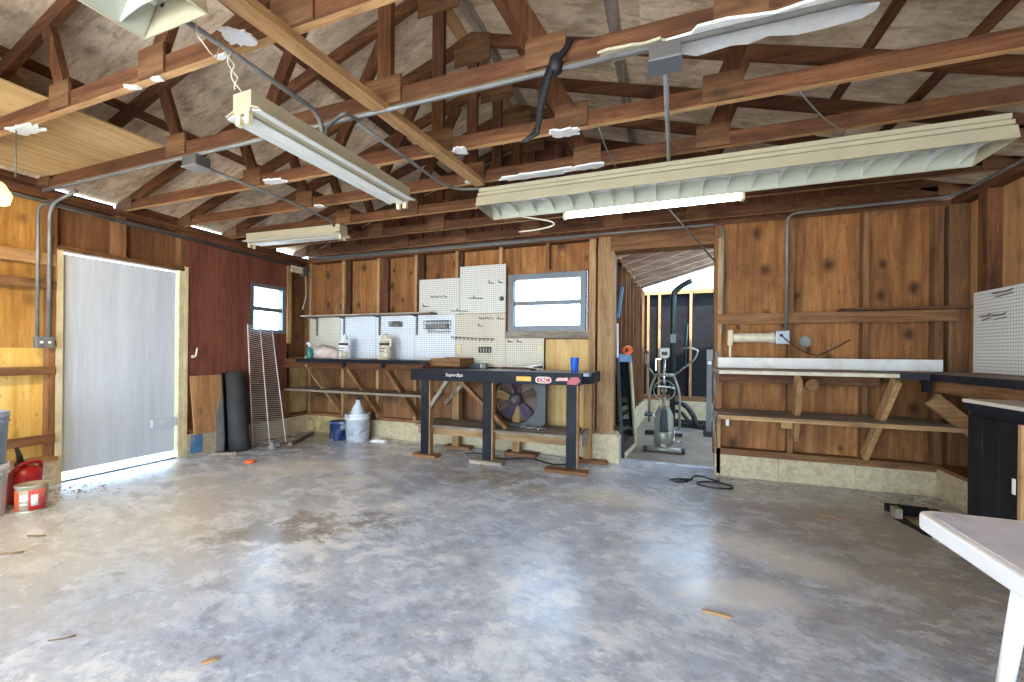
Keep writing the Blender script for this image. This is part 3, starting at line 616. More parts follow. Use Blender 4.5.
conduit('conduit', [(1.05, YR - 0.06, 1.42), (1.05, YR - 0.06, 2.53), (2.22, YR - 0.05, 2.55), (RX - 0.03, 4.4, 2.55), (RX - 0.03, 0.0, 2.56)], 'conduit rising between the right back panels and along to the right wall', 0.013)
conduit('conduit', [(0.0, 4.1, 2.55), (0.46, 4.64, 2.12)], 'thin dark rod slanting down across the doorway top', 0.008, 'galv_dark', 0.02, 'rod')
for (xa, xb, z, lab) in ((-4.75, -0.75, 2.535, 'thin grey strip of pipe under the back plate above the shelf'),):
    conduit('pipe', [(xa, YL - 0.05, z), (xb, YL - 0.05, z - 0.01)], lab, 0.012, 'galv', 0.02, 'pipe')
def jbox(x, y, z, sx, sy, sz, label, mat='box_steel'):
    t = thing('junction_box', (x, y, z), **tag(label, 'electrical box', 'ceiling junction boxes'))
    jbb = box(x - sx / 2, y - sy / 2, z, x + sx / 2, y + sy / 2, z + sz).build('box_body', 'galv_dark', t, 0.004)
    box(x - sx / 2 - 0.005, y - sy / 2 - 0.005, z - 0.006, x + sx / 2 + 0.005, y + sy / 2 + 0.005, z).build('cover_plate', mat, jbb, 0.002)
jbox(-3.06, 1.92, zc - 0.10, 0.14, 0.10, 0.07, 'square steel ceiling box at the left end of the long conduit')
jbox(-0.02, 1.92, zc - 0.10, 0.13, 0.10, 0.07, 'square steel ceiling box with bare pipe leading off', 'aluminium')
sw = thing('switch_box', (LX + 0.04, 1.92, 1.2), **tag('small steel box at the foot of two wall conduits beside the white door', 'electrical box'))
box(LX + 0.022, 1.87, 1.20, LX + 0.07, 1.99, 1.30).build('box_body', 'galv', sw, 0.006)
for y in (1.905, 1.955): B().lathe((LX + 0.07, y, 1.25), [(0.012, 0), (0.010, 0.006)], 12, 'x').build('outlet', 'label_white', sw)
cj = thing('conduit_joint', (LX + 0.05, 4.65, 2.3), **tag('pale pipe joint with dark clamp in the back left corner', 'pipe fitting'))
B().bar((LX + 0.03, 4.43, 2.345), (LX + 0.05, 4.74, 2.345), 0.03, 0.05).build('pipe', 'label_tan', cj)
B().bar((LX + 0.03, 4.43, 2.40), (LX + 0.05, 4.62, 2.39), 0.02, 0.03).build('pipe', 'label_tan', cj)
box(LX + 0.0, 4.60, 2.29, LX + 0.08, 4.68, 2.42).build('clamp', 'galv_dark', cj)
B().tube(bent([(LX + 0.05, 4.66, 2.29), (LX + 0.05, 4.68, 2.0), (LX + 0.04, 4.62, 1.80)], .1), 0.006).build('cable', 'label_tan', cj)

# ================================================================== LIGHTS
def louvred(name, x0, x1, yc, z0, label, blades):
    t = thing(name, ((x0 + x1) / 2, yc, z0), **tag(label, 'light fixture', 'louvred fluorescent fixtures'))
    pr = [(-0.09, 0.165), (-0.128, 0.16), (-0.128, 0.132), (-0.112, 0.127), (-0.112, 0.120), (-0.150, 0.115), (-0.150, 0.092), (-0.136, 0.088), (-0.136, 0.080), (-0.168, 0.076), (-0.187, 0.0)]
    out = [(x0, yc + a, z0 + c) for a, c in pr] + [(x0, yc - a, z0 + c) for a, c in reversed(pr)]
    loop = [(x0, yc + a, z0 + c) for a, c in pr] + [(x0, yc - 0.178, z0), (x0, yc - 0.102, z0 + 0.11), (x0, yc + 0.102, z0 + 0.11), (x0, yc + 0.178, z0)] + [(x0, yc - a, z0 + c) for a, c in reversed(pr)]
    B().prism(loop, (x1 - x0, 0, 0)).build('housing', 'fixture_beige', t)
    r = B().prism([(x0 + 0.005, yc + 0.172, z0 + 0.002), (x0 + 0.005, yc + 0.098, z0 + 0.107), (x0 + 0.005, yc - 0.098, z0 + 0.107), (x0 + 0.005, yc - 0.172, z0 + 0.002),
                   (x0 + 0.005, yc - 0.174, z0 + 0.006), (x0 + 0.005, yc - 0.099, z0 + 0.109), (x0 + 0.005, yc + 0.099, z0 + 0.109), (x0 + 0.005, yc + 0.174, z0 + 0.006)], (x1 - x0 - 0.01, 0, 0))
    r.build('reflector', 'fixture_inner', t)
    for i in range(blades):
        x = x0 + (x1 - x0) * (i + 0.5) / blades
        pts = [(x, yc - 0.172, z0 + 0.004)] + [(x, yc + q * 0.172, z0 + 0.004 + 0.030 * (1 - q * q)) for q in (-0.6, -0.25, 0.25, 0.6)] + [(x, yc + 0.172, z0 + 0.004), (x, yc + 0.125, z0 + 0.07), (x, yc - 0.125, z0 + 0.07)]
        B().prism(pts, (0.004, 0, 0)).build('louvre_blade', 'fixture_white', t)
    for y in (-0.06, 0.06): B().tube([(x0 + 0.03, yc + y, z0 + 0.088), (x1 - 0.03, yc + y, z0 + 0.088)], 0.013, 10).build('tube', 'fixture_white', t)
    for x in (x0 - 0.004, x1):
        B().prism([(x, q[1], q[2]) for q in out], (0.004, 0, 0)).build('end_cap', 'fixture_beige', t)
    return t
louvred('louvred_light', -1.43, 1.73, 3.165, 2.36, 'long beige louvred fluorescent light below the truss chords', 20)
# the near one runs toward the camera: same fixture built turned
def turned(t, ang, pivot):
    pass
tt = louvred('louvred_light', -0.75, 0.75, 0.0, 0.0, 'pale louvred light cut off by the top edge at upper left', 9)
tt.location = (-1.76, 0.27, 2.42); tt.rotation_euler = (0, 0, math.pi / 2)

def strip(name, p0, p1, zb, label, group='bare strip lights', wires=True):
    p0, p1 = Vector(p0), Vector(p1); L = (p1 - p0).length; d = (p1 - p0).normalized()
    t = thing(name, ((p0 + p1) / 2).to_tuple()[:2] + (zb,), **tag(label, 'light fixture', group))
    ang = math.atan2(d.y, d.x)
    # built along x about the origin, then the Empty is turned
    base_ = Vector(((p0 + p1) / 2)); POS[t.name] = Vector((0, 0, 0))
    h = L / 2; K = 1.3
    pf = [(-0.045, 0.10), (0.045, 0.10), (0.045, 0.045), (0.085, 0.03), (0.085, 0.026), (0.042, 0.04), (0.036, 0.022), (-0.036, 0.022), (-0.042, 0.04), (-0.085, 0.026), (-0.085, 0.03), (-0.045, 0.045)]
    B().prism([(-h, y * K, z * K) for y, z in pf[:]], (L, 0, 0)).build('channel', 'fixture_beige', t)
    for s in (-1, 1):
        B().prism([(-h + 0.01, s * 0.044 * K, 0.037 * K), (-h + 0.01, s * 0.084 * K, 0.024 * K), (-h + 0.01, s * 0.084 * K, 0.021 * K), (-h + 0.01, s * 0.040 * K, 0.030 * K)], (L - 0.02, 0, 0)).build('reflector_wing', 'fixture_white', t)
        for e in (-1, 1):
            box(e * (h - 0.012) - 0.012, s * 0.028 - 0.014, -0.018, e * (h - 0.012) + 0.012, s * 0.028 + 0.014, 0.03).build('lampholder', 'lampholder', t, 0.003)
    box(-h + 0.012, -0.034, 0.016, h - 0.012, 0.034, 0.0215).build('ballast_cover', 'fixture_white', t)
    t.location = (base_.x, base_.y, zb); t.rotation_euler = (0, 0, ang); POS[t.name] = Vector((base_.x, base_.y, zb))
    return t
strip('strip_light', (-1.815, 1.33, 0), (-1.79, 2.52, 0), 2.24, 'white hanging strip light slanting across the upper left middle')
strip('strip_light', (-4.38, 3.33, 0), (-3.13, 3.39, 0), 2.36, 'short white strip light near the left wall and back corner')
lt = thing('tube_light', (-0.15, 3.47, 2.33), **tag('glowing white tube light hung behind the louvred fixture', 'light fixture'))
box(-0.83, 3.42, 2.405, 0.53, 3.52, 2.45).build('channel', 'fixture_white', lt, 0.004)
B().tube([(-0.80, 3.45, 2.37), (0.50, 3.45, 2.37)], 0.030, 14).build('lit_tube', 'tube_lit', lt)
for x in (-0.82, 0.51): box(x - 0.012, 3.425, 2.335, x + 0.012, 3.475, 2.41).build('lampholder', 'lampholder', lt)
for x in (-0.7, 0.4): B().tube([(x, 3.47, 2.45), (x, 3.56, ZP)], 0.003, 6).build('hanger_wire', 'galv', lt)
B().tube([(-0.85 + 0.30 * math.sin(t) - 0.35, 3.40, 2.36 - 0.13 * math.sin(t / 2 + 0.0) + 0.02) for t in [i * 0.2 for i in range(0, 17)]], 0.006).build('power_cord', 'cable_white', lt)
hw = thing('hanging_wire', (-1.82, 1.27, 2.36), **tag('twisted pale wire dropping from the conduit to the hanging light', 'wire'))
for k in (0, 1): B().tube([(-1.83 + 0.012 * math.sin(i * 0.8 + 3 * k), 1.27 + 0.012 * i / 3 + 0.012 * math.cos(i * 0.8 + 3 * k), 2.535 - 0.0125 * i) for i in range(14)], 0.0026, 6).build('wire_strand', 'cable_white', hw)
B().tube([(-1.80, 1.12, 2.53), (-1.75, 1.10, 2.44), (-1.74, 1.14, 2.40), (-1.78, 1.19, 2.42), (-1.83, 1.24, 2.52)], 0.0026, 6).build('wire_loop', 'cable_white', hw)
for (p_, q_, lab) in (((0.62, 2.515, ZP), (1.0, 3.05, ZP - 0.02), 'thin chain slung between chords at the upper right'), ((0.99, 3.06, ZP - 0.02), (0.99, 3.08, 2.53), 'short chain holding the louvred light at the upper right'), ((-0.40, 2.52, ZP), (-0.35, 3.04, 2.535), 'thin dark chain down to the louvred light beside the white scrap')):
    B().tube([Vector(p_).lerp(Vector(q_), i / 8) + Vector((0, 0, -0.03 * math.sin(math.pi * i / 8))) for i in range(9)], 0.004, 6).build('chain', 'galv', **tag(lab, 'chain', 'chains near the louvred light'))
# lamp at the left edge
LPX, LPY = -3.70, 1.15
hl = thing('hanging_lamp', (LPX, LPY, 2.05), **tag('glowing dome lamp hanging at the left edge under the plywood', 'lamp'))
B().lathe((LPX, LPY, 2.05), [(0.12, 0.0), (0.13, 0.05), (0.10, 0.11), (0.05, 0.14), (0.03, 0.17)], 28, cap=False).build('dome_shade', 'lamp_shade', hl, solid=0.003)
B().lathe((LPX, LPY, 2.045), [(0.005, 0.0), (0.05, 0.02), (0.06, 0.06), (0.03, 0.12), (0.018, 0.14)], 20).build('bulb', 'bulb_lit', hl)
B().tube([(LPX, LPY, 2.21), (LPX, LPY, ZP + 0.088)], 0.006).build('cord', 'cable_black', hl)
bl = bpy.data.lights.new('lamp_glow', 'POINT'); bl.energy = 70; bl.color = (1.0, 0.80, 0.50); bl.shadow_soft_size = 0.06
bo = bpy.data.objects.new('lamp_glow', bl); COL.objects.link(bo); bo.location = (LPX, LPY, 2.02)
B().tube([(-3.82, 1.34, ZP + 0.0), (-3.825, 1.34, 2.27)], 0.004, 6).build('pull_chain', 'galv_dark', **tag('thin chain hanging from the first chord beside the dome lamp', 'chain'))
# black strap knotted over the second chord
sp = thing('strap', (-0.55, 1.90, 2.23), **tag('black fabric strap knotted over a truss chord and hanging down', 'strap'))
def ribbon(pts, wd, th, d=(1, 0, 0)):
    b = B(); P = [Vector(p) for p in pts]; r = []
    for i, p in enumerate(P):
        ww = wd[i] if isinstance(wd, list) else wd; dv = Vector(d).normalized()
        r.append([b.bm.verts.new(p + dv * (a * ww / 2) + Vector((0, c * th / 2, 0))) for a, c in ((-1, -1), (1, -1), (1, 1), (-1, 1))])
    for A, D in zip(r, r[1:]):
        for k in range(4): b.bm.faces.new((A[k], A[(k + 1) % 4], D[(k + 1) % 4], D[k])).smooth = True
    b.bm.faces.new(r[0][::-1]); b.bm.faces.new(r[-1]); return b
ribbon([(-0.43, 1.905, 2.67), (-0.45, 1.900, 2.63), (-0.49, 1.890, 2.58), (-0.515, 1.865, 2.53), (-0.54, 1.870, 2.47), (-0.56, 1.875, 2.40), (-0.575, 1.88, 2.32), (-0.585, 1.88, 2.26), (-0.60, 1.88, 2.235), (-0.65, 1.87, 2.205)],
       [0.022, 0.03, 0.04, 0.04, 0.045, 0.042, 0.03, 0.028, 0.05, 0.03], 0.010).build('strap_tail', 'strap_black', sp)
B().lathe((-0.50, 1.885, 2.545), [(0.01, -0.045), (0.03, -0.03), (0.036, 0.0), (0.028, 0.035), (0.01, 0.055)], 12).build('knot', 'strap_black', sp)
# torn scraps of ceiling board left under the chords
def scrap(x, y, l_, w_, label, ang=0.0, mat='scrap_white', z=None, seed=0):
    r = random.Random(seed + int(x * 100)); n = 26; pts = []
    for i in range(n):
        t = 2 * math.pi * i / n; sq = 1 / max(abs(math.cos(t)), abs(math.sin(t)))
        k = min(sq, 1.25) * r.uniform(0.60, 1.0)
        a, c = math.cos(t) * k * l_ / 2, math.sin(t) * k * w_ / 2
        pts.append((x + a * math.cos(ang) - c * math.sin(ang), y + a * math.sin(ang) + c * math.cos(ang), (z or ZP - 0.0135)))
    B().prism(pts, (0, 0, 0.012)).build('board_scrap', mat, **tag(label, 'board scrap', 'torn scraps of ceiling board'))
scrap(0.36, 1.97, 0.80, 0.20, 'long torn white board strip under the conduit at upper right', 0.0)
scrap(-0.14, 1.93, 0.36, 0.09, 'ragged foam-like scrap beside the white ceiling box', 0, 'scrap_foam', seed=3)
scrap(-0.95, 3.03, 0.62, 0.10, 'ragged white scrap on top of the louvred light left half', 0.0, seed=4)
scrap(-0.55, 3.03, 0.26, 0.09, 'smaller white scrap above the louvred light middle', 0.0, seed=5)
scrap(-1.76, 1.27, 0.15, 0.12, 'white triangular scrap at the conduit near the upper left light', 0.6, seed=6)
scrap(-2.98, 2.46, 0.22, 0.09, 'white scrap over the conduit left of the hanging light', 0.1, seed=7)
scrap(-3.08, 3.03, 0.10, 0.08, 'small white scrap above the short strip light', 0.2, seed=8)
scrap(-0.60, 2.51, 0.20, 0.10, 'white scrap at the foot of the black strap', 0.1, seed=9)
scrap(-1.32, 2.50, 0.11, 0.10, 'pale blue-white scrap beside the long diagonal board', 0.4, seed=10)
scrap(-3.75, 1.36, 0.26, 0.10, 'white scrap above the dome lamp', 0.1, seed=11)
scrap(-2.62, 1.33, 0.08, 0.035, 'curl of white scrap under the first chord, left one', 0.5, seed=12)
scrap(-2.42, 1.33, 0.07, 0.03, 'curl of white scrap under the first chord, middle one', 0.2, seed=13)
scrap(-1.95, 1.33, 0.07, 0.03, 'curl of white scrap under the first chord, right one', 0.0, seed=14)
scrap(-1.46, 2.98, 0.16, 0.07, 'white scrap at the left end of the louvred light', 0.1, seed=15)
scrap(-4.2, 1.34, 0.26, 0.06, 'long white scrap under the first chord at the left edge', 0.05, seed=16)

# ================================================================== LEFT SIDE THINGS
def bucket(name, x, y, z, r0, r1, h, mat, label, group=None, rings=True):
    t = thing(name, (x, y, z), **tag(label, 'bucket', group))
    pr = [(r0, 0), (r1 * 0.985, h * 0.80)]
    if rings: pr += [(r1 * 1.05, h * 0.805), (r1 * 1.05, h * 0.83), (r1, h * 0.835), (r1 * 1.0, h * 0.90), (r1 * 1.05, h * 0.905), (r1 * 1.05, h * 0.93), (r1 * 1.01, h * 0.935)]
    pr += [(r1 * 1.04, h * 0.985), (r1 * 1.04, h), (r1 * 0.97, h), (r1 * 0.95, h * 0.8), (r0 * 0.96, 0.01)]
    B().lathe((x, y, z), pr, 36).build('bucket_body', mat, t)
    ha = arc((x, y, z + h * 0.86), r1 * 1.06, math.pi, 2 * math.pi, 14, (0.8, 0.6, 0), (-0.25, 0.35, 0.9))
    B().tube(ha, 0.003, 6).build('wire_handle', 'galv', t)
    return t
bucket('bucket', -4.53, 1.41, 0, 0.135, 0.15, 0.37, 'bucket_white', 'white plastic bucket cut by the left edge, under a blue-grey one')
bucket('bucket', -4.53, 1.41, 0.372, 0.135, 0.15, 0.37, 'bucket_blue', 'blue-grey bucket cut by the left edge, stacked on a white one')
pc = thing('paint_can', (-4.40, 1.64, 0), **tag('squat red and orange paint can with rusty lid by the left wall', 'paint can'))
pcb = B().lathe((-4.40, 1.64, 0), [(0.083, 0), (0.086, 0.004), (0.084, 0.008), (0.084, 0.182), (0.088, 0.188), (0.088, 0.196), (0.080, 0.198), (0.077, 0.190), (0.0, 0.190)], 40).build('can_body', 'can_steel', pc)
def wrap(cx, cy, r, a0, a1, z0, z1, n=12):
    b = B(); vs = []
    for i in range(n + 1):
        t = a0 + (a1 - a0) * i / n
        vs += [(cx + r * math.cos(t), cy + r * math.sin(t), z0), (cx + r * math.cos(t), cy + r * math.sin(t), z1)]
    return b.faces(vs, [(2 * i, 2 * i + 2, 2 * i + 3, 2 * i + 1) for i in range(n)], True)
wrap(-4.40, 1.64, 0.0852, -2.4, -1.15, 0.015, 0.165).build('label_panel', 'can_orange', pcb, solid=0.0005)
wrap(-4.40, 1.64, 0.0852, -1.15, -0.55, 0.015, 0.165).build('label_panel', 'can_steel', pcb, solid=0.0005)
wrap(-4.40, 1.64, 0.0852, -0.55, 0.6, 0.015, 0.165).build('label_panel', 'can_red', pcb, solid=0.0005)
for zz in (0.06, 0.09, 0.12): wrap(-4.40, 1.64, 0.0860, -1.1, -0.62, zz, zz + 0.012).build('label_line', 'label_white', pcb, solid=0.0004)
wrap(-4.40, 1.64, 0.0860, -0.4, 0.0, 0.05, 0.13).build('label_mark', 'label_white', pcb, solid=0.0004)
B().tube(arc((-4.40, 1.64, 0.16), 0.088, math.pi * 1.0, math.pi * 2, 16, (0.3, -0.95, 0), (-0.6, -0.35, 0.7)), 0.0025, 6).build('wire_handle', 'can_steel', pc)
gc = thing('gas_can', (-4.72, 1.72, 0), **tag('red plastic fuel can with black spout behind the paint can', 'fuel can'))
B().lathe((-4.72, 1.72, 0), [(0.085, 0), (0.098, 0.012), (0.10, 0.19), (0.09, 0.235), (0.055, 0.265), (0.034, 0.275)], 28).build('can_body', 'red_plastic', gc)
B().tube(bent([(-4.66, 1.64, 0.215), (-4.66, 1.66, 0.30), (-4.70, 1.80, 0.30), (-4.72, 1.81, 0.22)], 0.05), 0.014).build('carry_handle', 'red_plastic', gc)
B().lathe((-4.73, 1.70, 0.275), [(0.034, 0), (0.034, 0.03), (0.02, 0.035)], 16).build('cap_ring', 'rubber', gc)
B().tube([(-4.73, 1.70, 0.30), (-4.74, 1.695, 0.36), (-4.76, 1.685, 0.42)], [0.022, 0.016, 0.010]).build('spout', 'rubber', gc)
# things leaning on the red-brown panel
def lean(name, pts, th, mat, label, cat):   # quad of four points with thickness toward +x
    return B().prism(pts, (th, 0, 0)).build(name, mat, **tag(label, cat))
lean('plywood_offcut', [(-4.97, 3.12, 0.242), (-4.97, 3.50, 0.242), (LX + 0.01, 3.53, 0.90), (LX + 0.01, 3.11, 0.90)], 0.012, 'ply_tan', 'brown plywood offcut leaning on the wall right of the white door', 'board')
lean('board_offcut', [(-4.925, 3.33, 0.002), (-4.925, 3.46, 0.002), (-4.985, 3.46, 0.64), (-4.985, 3.42, 0.64), (-4.955, 3.34, 0.42)], 0.010, 'smoke_grey', 'small grey board with a cut corner beside the black roll', 'board')
sr = B(); P = []
for i in range(66):
    t = i * 0.2; r = 0.050 + 0.0067 * t; P.append((r * math.cos(t - 2.2), r * math.sin(t - 2.2)))
cxr, cyr = -4.79, 3.51
vs = []; fs = []
for i, (a, c) in enumerate(P):
    for zz, k in ((0.0, 1.12), (0.15, 1.03), (0.5, 0.98), (0.93, 0.95)):
        vs.append((cxr + a * k - 0.10 * zz, cyr + c * k, zz + 0.002 + (0.01 * math.sin(i * 0.5) if zz > 0.9 else 0)))
for i in range(len(P) - 1):
    for j in range(3): fs.append((4 * i + j, 4 * i + 4 + j, 4 * i + 5 + j, 4 * i + 1 + j))
sr.faces(vs, fs, True); sr.build('felt_roll', 'roofing_felt', solid=0.004, **tag('upright roll of black roofing felt leaning on the left wall', 'roll'))
ws = thing('wire_shelf', (-4.75, 3.85, 0.0), **tag('white wire shelf panel standing against the wall below the left window', 'wire shelf'))
b0, b1, t0, t1 = Vector((-4.80, 3.70, 0.012)), Vector((-4.58, 3.80, 0.012)), Vector((-5.02, 3.78, 1.53)), Vector((-5.00, 4.12, 1.46))
b1 = Vector((-4.62, 4.02, 0.012))
for k in (0.0, 0.5, 1.0): B().tube([b0.lerp(b1, k), t0.lerp(t1, k)], 0.006, 8).build('rail', 'wire_white', ws)
off = Vector((0.03, -0.02, 0.0))
B().tube([b0 + off * 1.4, t0 + off * 0.6], 0.005, 8).build('lip_rail', 'wire_white', ws)
rg = B()
for i in range(56):
    k = (i + 0.5) / 56; rg.tube([b0.lerp(t0, k) + off * 1.0, b0.lerp(t0, k), b1.lerp(t1, k)], 0.0048, 5)
rg.build('wire_rungs', 'wire_white', ws)
lb = thing('scrap_bracket', (-4.46, 3.70, 0), **tag('grey lumpy bracket lying at the foot of the wire shelf', 'bracket'))
B().lathe((-4.47, 3.70, 0.0), [(0.05, 0), (0.055, 0.02), (0.03, 0.06), (0.012, 0.10)], 10).build('bracket_body', 'smoke_grey', lb)
B().bar((-4.50, 3.66, 0.03), (-4.42, 3.76, 0.05), 0.03, 0.05).build('bracket_arm', 'galv_dark', lb)
B().bar((-4.44, 3.92, 0.020), (-4.78, 4.60, 0.020), 0.05, 0.04).build('board_strip', 'grey_wood_y', **tag('pale flat strip of wood on the floor in the back left corner', 'board'))
B().bar((-4.86, 3.20, 0.015), (-4.62, 3.36, 0.015), 0.03, 0.025).build('wood_stick', 'grey_wood_y', **tag('dark wood stick on the floor in front of the grey board', 'stick'))
ow = B().lathe((-4.16, 3.18, 0), [(0.055, 0.0), (0.06, 0.012), (0.03, 0.022), (0.008, 0.03)], 9); ow.build('plastic_scrap', 'orange_plastic', **tag('crumpled orange plastic scrap on the floor near the black roll', 'scrap'))
hk = thing('wall_hook', (LX, 3.15, 1.12), **tag('small pale hook on the red-brown panel right of the door', 'hook'))
B().tube(bent([(LX + 0.0, 3.15, 1.12), (LX + 0.05, 3.15, 1.12), (LX + 0.06, 3.16, 1.22)], 0.02), 0.008).build('hook_arm', 'wire_white', hk)
B().lathe((LX, 3.15, 1.12), [(0.02, 0), (0.02, 0.006)], 12, 'x').build('hook_plate', 'wire_white', hk)

# ================================================================== BACK LEFT: BENCH, PEGBOARDS, SHELF
w2, _ = window('window_2', 'y', -1.83, -0.88, 1.46, 2.15, 4.80, 0.09, None, 0.066)
box(-1.87, YL - 0.012, 1.37, -0.84, YL + 0.03, 1.46).build('window_sill', 'grey_wood_x', w2)
def peg(x0, z0, x1, z1, mat, label, y=YL - 0.006):
    return box(x0, y - 0.005, z0, x1, y, z1).build('pegboard', mat, **tag(label, 'pegboard', 'pegboards on the back wall'))
peg(-3.10, 1.69, -2.50, 2.155, 'peg_white_xz', 'white pegboard panel lower stepped half, above the thin shelf end')
peg(-2.495, 1.69, -1.865, 2.29, 'peg_white_xz', 'tall white pegboard panel left of the back window')
peg(-5.0, 1.08, -4.42, 1.685, 'peg_cream_xz', 'cream pegboard panel in the back left corner under the shelf')
peg(-4.415, 1.08, -3.805, 1.685, 'peg_cool_xz', 'bluish white pegboard behind the left white jug')
peg(-3.80, 1.08, -3.165, 1.685, 'peg_cool_xz', 'bluish white pegboard behind the right white jug')
peg(-3.16, 1.08, -2.56, 1.685, 'peg_cool_xz', 'bluish white pegboard with a wire basket')
peg(-2.555, 1.02, -1.865, 1.685, 'peg_cream_xz', 'cream pegboard below the tall white one, with hook row')
peg(-1.86, 1.02, -1.37, 1.405, 'peg_cream_xz', 'short cream pegboard under the back window')
for (x, lab) in ((-1.42, 'cream outlet plate at the right end of the short pegboard'), (-2.50, 'cream outlet plate on the left of the hook-row pegboard')):
    z0 = 1.18; t = thing('outlet_plate', (x, YL - 0.011, z0), **tag(lab, 'outlet', 'outlets on the pegboards'))
    pl_ = box(x - 0.035, YL - 0.019, z0, x + 0.035, YL - 0.0115, z0 + 0.115).build('plate', 'cream', t, 0.002)
    for dz in (0.035, 0.08): box(x - 0.014, YL - 0.021, z0 + dz - 0.012, x + 0.014, YL - 0.019, z0 + dz + 0.012).build('socket', 'label_tan', pl_)
sh = thing('wall_shelf', (-3.85, 4.6, 1.4), **tag('thin board shelf on four steel brackets above the left bench', 'shelf'))
box(-4.98, 4.56, 1.69, -2.82, YL - 0.012, 1.708).build('shelf_board', 'grey_wood_x', sh)
for x in (-4.86, -4.36, -3.74, -3.14):
    B().prism([(x, YL - 0.012, 1.688), (x, 4.58, 1.688), (x, 4.58, 1.678), (x, YL - 0.03, 1.66), (x, YL - 0.03, 1.42), (x, YL - 0.012, 1.42)], (0.022, 0, 0)).build('bracket', 'galv_dark', sh)
YP = YL - 0.0115
def hook(x, z, kind, label, wd=0.1):
    t = thing('peg_hook', (x, YP, z), **tag(label, 'hook', 'hooks on the back pegboards'))
    if kind == 'wave':
        B().tube([(x - wd / 2 + wd * i / 24, YP - 0.012 - 0.0, z + 0.014 * math.sin(i * math.pi / 3)) for i in range(25)], 0.004, 6).build('wire', 'galv_dark', t)
        for e in (-1, 1): B().tube([(x + e * wd * 0.48, YP, z), (x + e * wd * 0.48, YP - 0.013, z)], 0.004, 6).build('peg', 'galv_dark', t)
    else:
        B().tube(bent([(x, YP, z), (x, YP - 0.06, z), (x, YP - 0.07, z + 0.03)], 0.015), 0.005, 6).build('wire', 'galv_dark', t)
        B().tube([(x - wd / 2, YP - 0.006, z + 0.004), (x + wd / 2, YP - 0.006, z - 0.004)], 0.005, 6).build('back_wire', 'galv_dark', t)
hook(-2.80, 1.92, 'wave', 'wavy wire tool holder on the stepped pegboard', 0.24)
hook(-3.0, 1.80, 'hook', 'small hook low on the left of the stepped pegboard', 0.10)
hook(-2.27, 1.88, 'hook', 'double hook in the middle of the tall pegboard', 0.2)
hook(-2.06, 2.06, 'hook', 'left of two small hooks high on the tall pegboard', 0.08)
hook(-1.93, 2.06, 'hook', 'right of two small hooks high on the tall pegboard', 0.06)
hook(-2.50, 1.725, 'hook', 'long straight wire holder low on the white pegboards', 0.24)
hook(-2.12, 1.625, 'wave', 'crumpled wire holder just under the tall pegboard', 0.2)
hook(-1.93, 1.615, 'hook', 'single hook under the tall pegboard right side', 0.10)
hook(-2.20, 1.53, 'hook', 'tiny hook below the crumpled wire holder', 0.06)
hook(-1.80, 1.33, 'hook', 'left hook on the short pegboard', 0.07); hook(-1.68, 1.33, 'hook', 'right hook on the short pegboard', 0.07)
bh = thing('knob_hook', (-1.91, YP, 1.86), **tag('dark round knob holder near the window on the tall pegboard', 'hook'))
B().lathe((-1.91, YP, 1.86), [(0.025, 0), (0.03, -0.02), (0.012, -0.05)], 14, 'y').build('knob', 'galv_dark', bh)
hr = thing('hook_row', (-2.28, YP, 1.36), **tag('long row of looped wire hooks across the cream pegboard', 'hook rail'))
B().tube([(-2.62, YP - 0.008, 1.395), (-2.0, YP - 0.008, 1.365)], 0.004, 6).build('rail_wire', 'galv_dark', hr)
for i in range(11):
    x = -2.58 + i * 0.055; z = 1.393 - i * 0.0027
    B().tube(arc((x, YP - 0.03, z - 0.018), 0.02, -0.5, math.pi * 1.3, 8, (0, 1, 0), (0, 0, 1)), 0.004, 6).build('loop', 'galv_dark', hr)
def basket(x0, x1, z0, z1, label, mat='galv_dark'):
    t = thing('wire_basket', ((x0 + x1) / 2, YP, z0), **tag(label, 'wire basket', 'wire baskets on the pegboards'))
    ya, yb = YP - 0.004, YP - 0.09
    for z in (z1, (z0 + z1) / 2, z0): B().tube([(x0, ya, z), (x0, yb, z), (x1, yb, z), (x1, ya, z)], 0.004, 6, True).build('hoop', mat, t)
    g = B(); n = 9
    for i in range(n + 1):
        x = x0 + (x1 - x0) * i / n; g.tube([(x, yb, z1), (x, yb, z0), (x, ya, z0), (x, ya, z1)], 0.003, 5)
    g.build('wires', mat, t)
    box(x0 + 0.02, yb + 0.01, z0 + 0.004, x1 - 0.02, ya - 0.01, z0 + (z1 - z0) * 0.55).build('contents', 'smoke_grey', t)
basket(-2.97, -2.62, 1.50, 1.60, 'wire basket on the bluish pegboard under the thin shelf')
basket(-3.52, -3.36, 1.54, 1.60, 'small wire basket under the thin shelf middle')
bs = B(); tb = thing('hook_strip', (-2.80, YP, 1.45), **tag('row of small loops below the wire basket', 'hook rail'))
B().tube([(-2.95, YP - 0.01, 1.475), (-2.62, YP - 0.01, 1.465)], 0.004, 6).build('rail_wire', 'galv_dark', tb)
for i in range(7): B().tube(arc((-2.93 + i * 0.05, YP - 0.025, 1.455), 0.016, 0, math.pi * 1.6, 8, (1, 0, 0), (0, 0, 1)), 0.0035, 6).build('loop', 'galv_dark', tb)
bk = thing('tray_holder', (-2.12, YP, 1.19), **tag('small black slotted holder on the cream pegboard above the workbench', 'holder'))
for z in (1.20, 1.26): box(-2.21, YP - 0.03, z - 0.006, -2.05, YP - 0.002, z + 0.006).build('bar', 'rubber', bk)
for i in range(5): box(-2.21 + i * 0.038, YP - 0.028, 1.20, -2.20 + i * 0.038, YP - 0.004, 1.26).build('divider', 'rubber', bk)

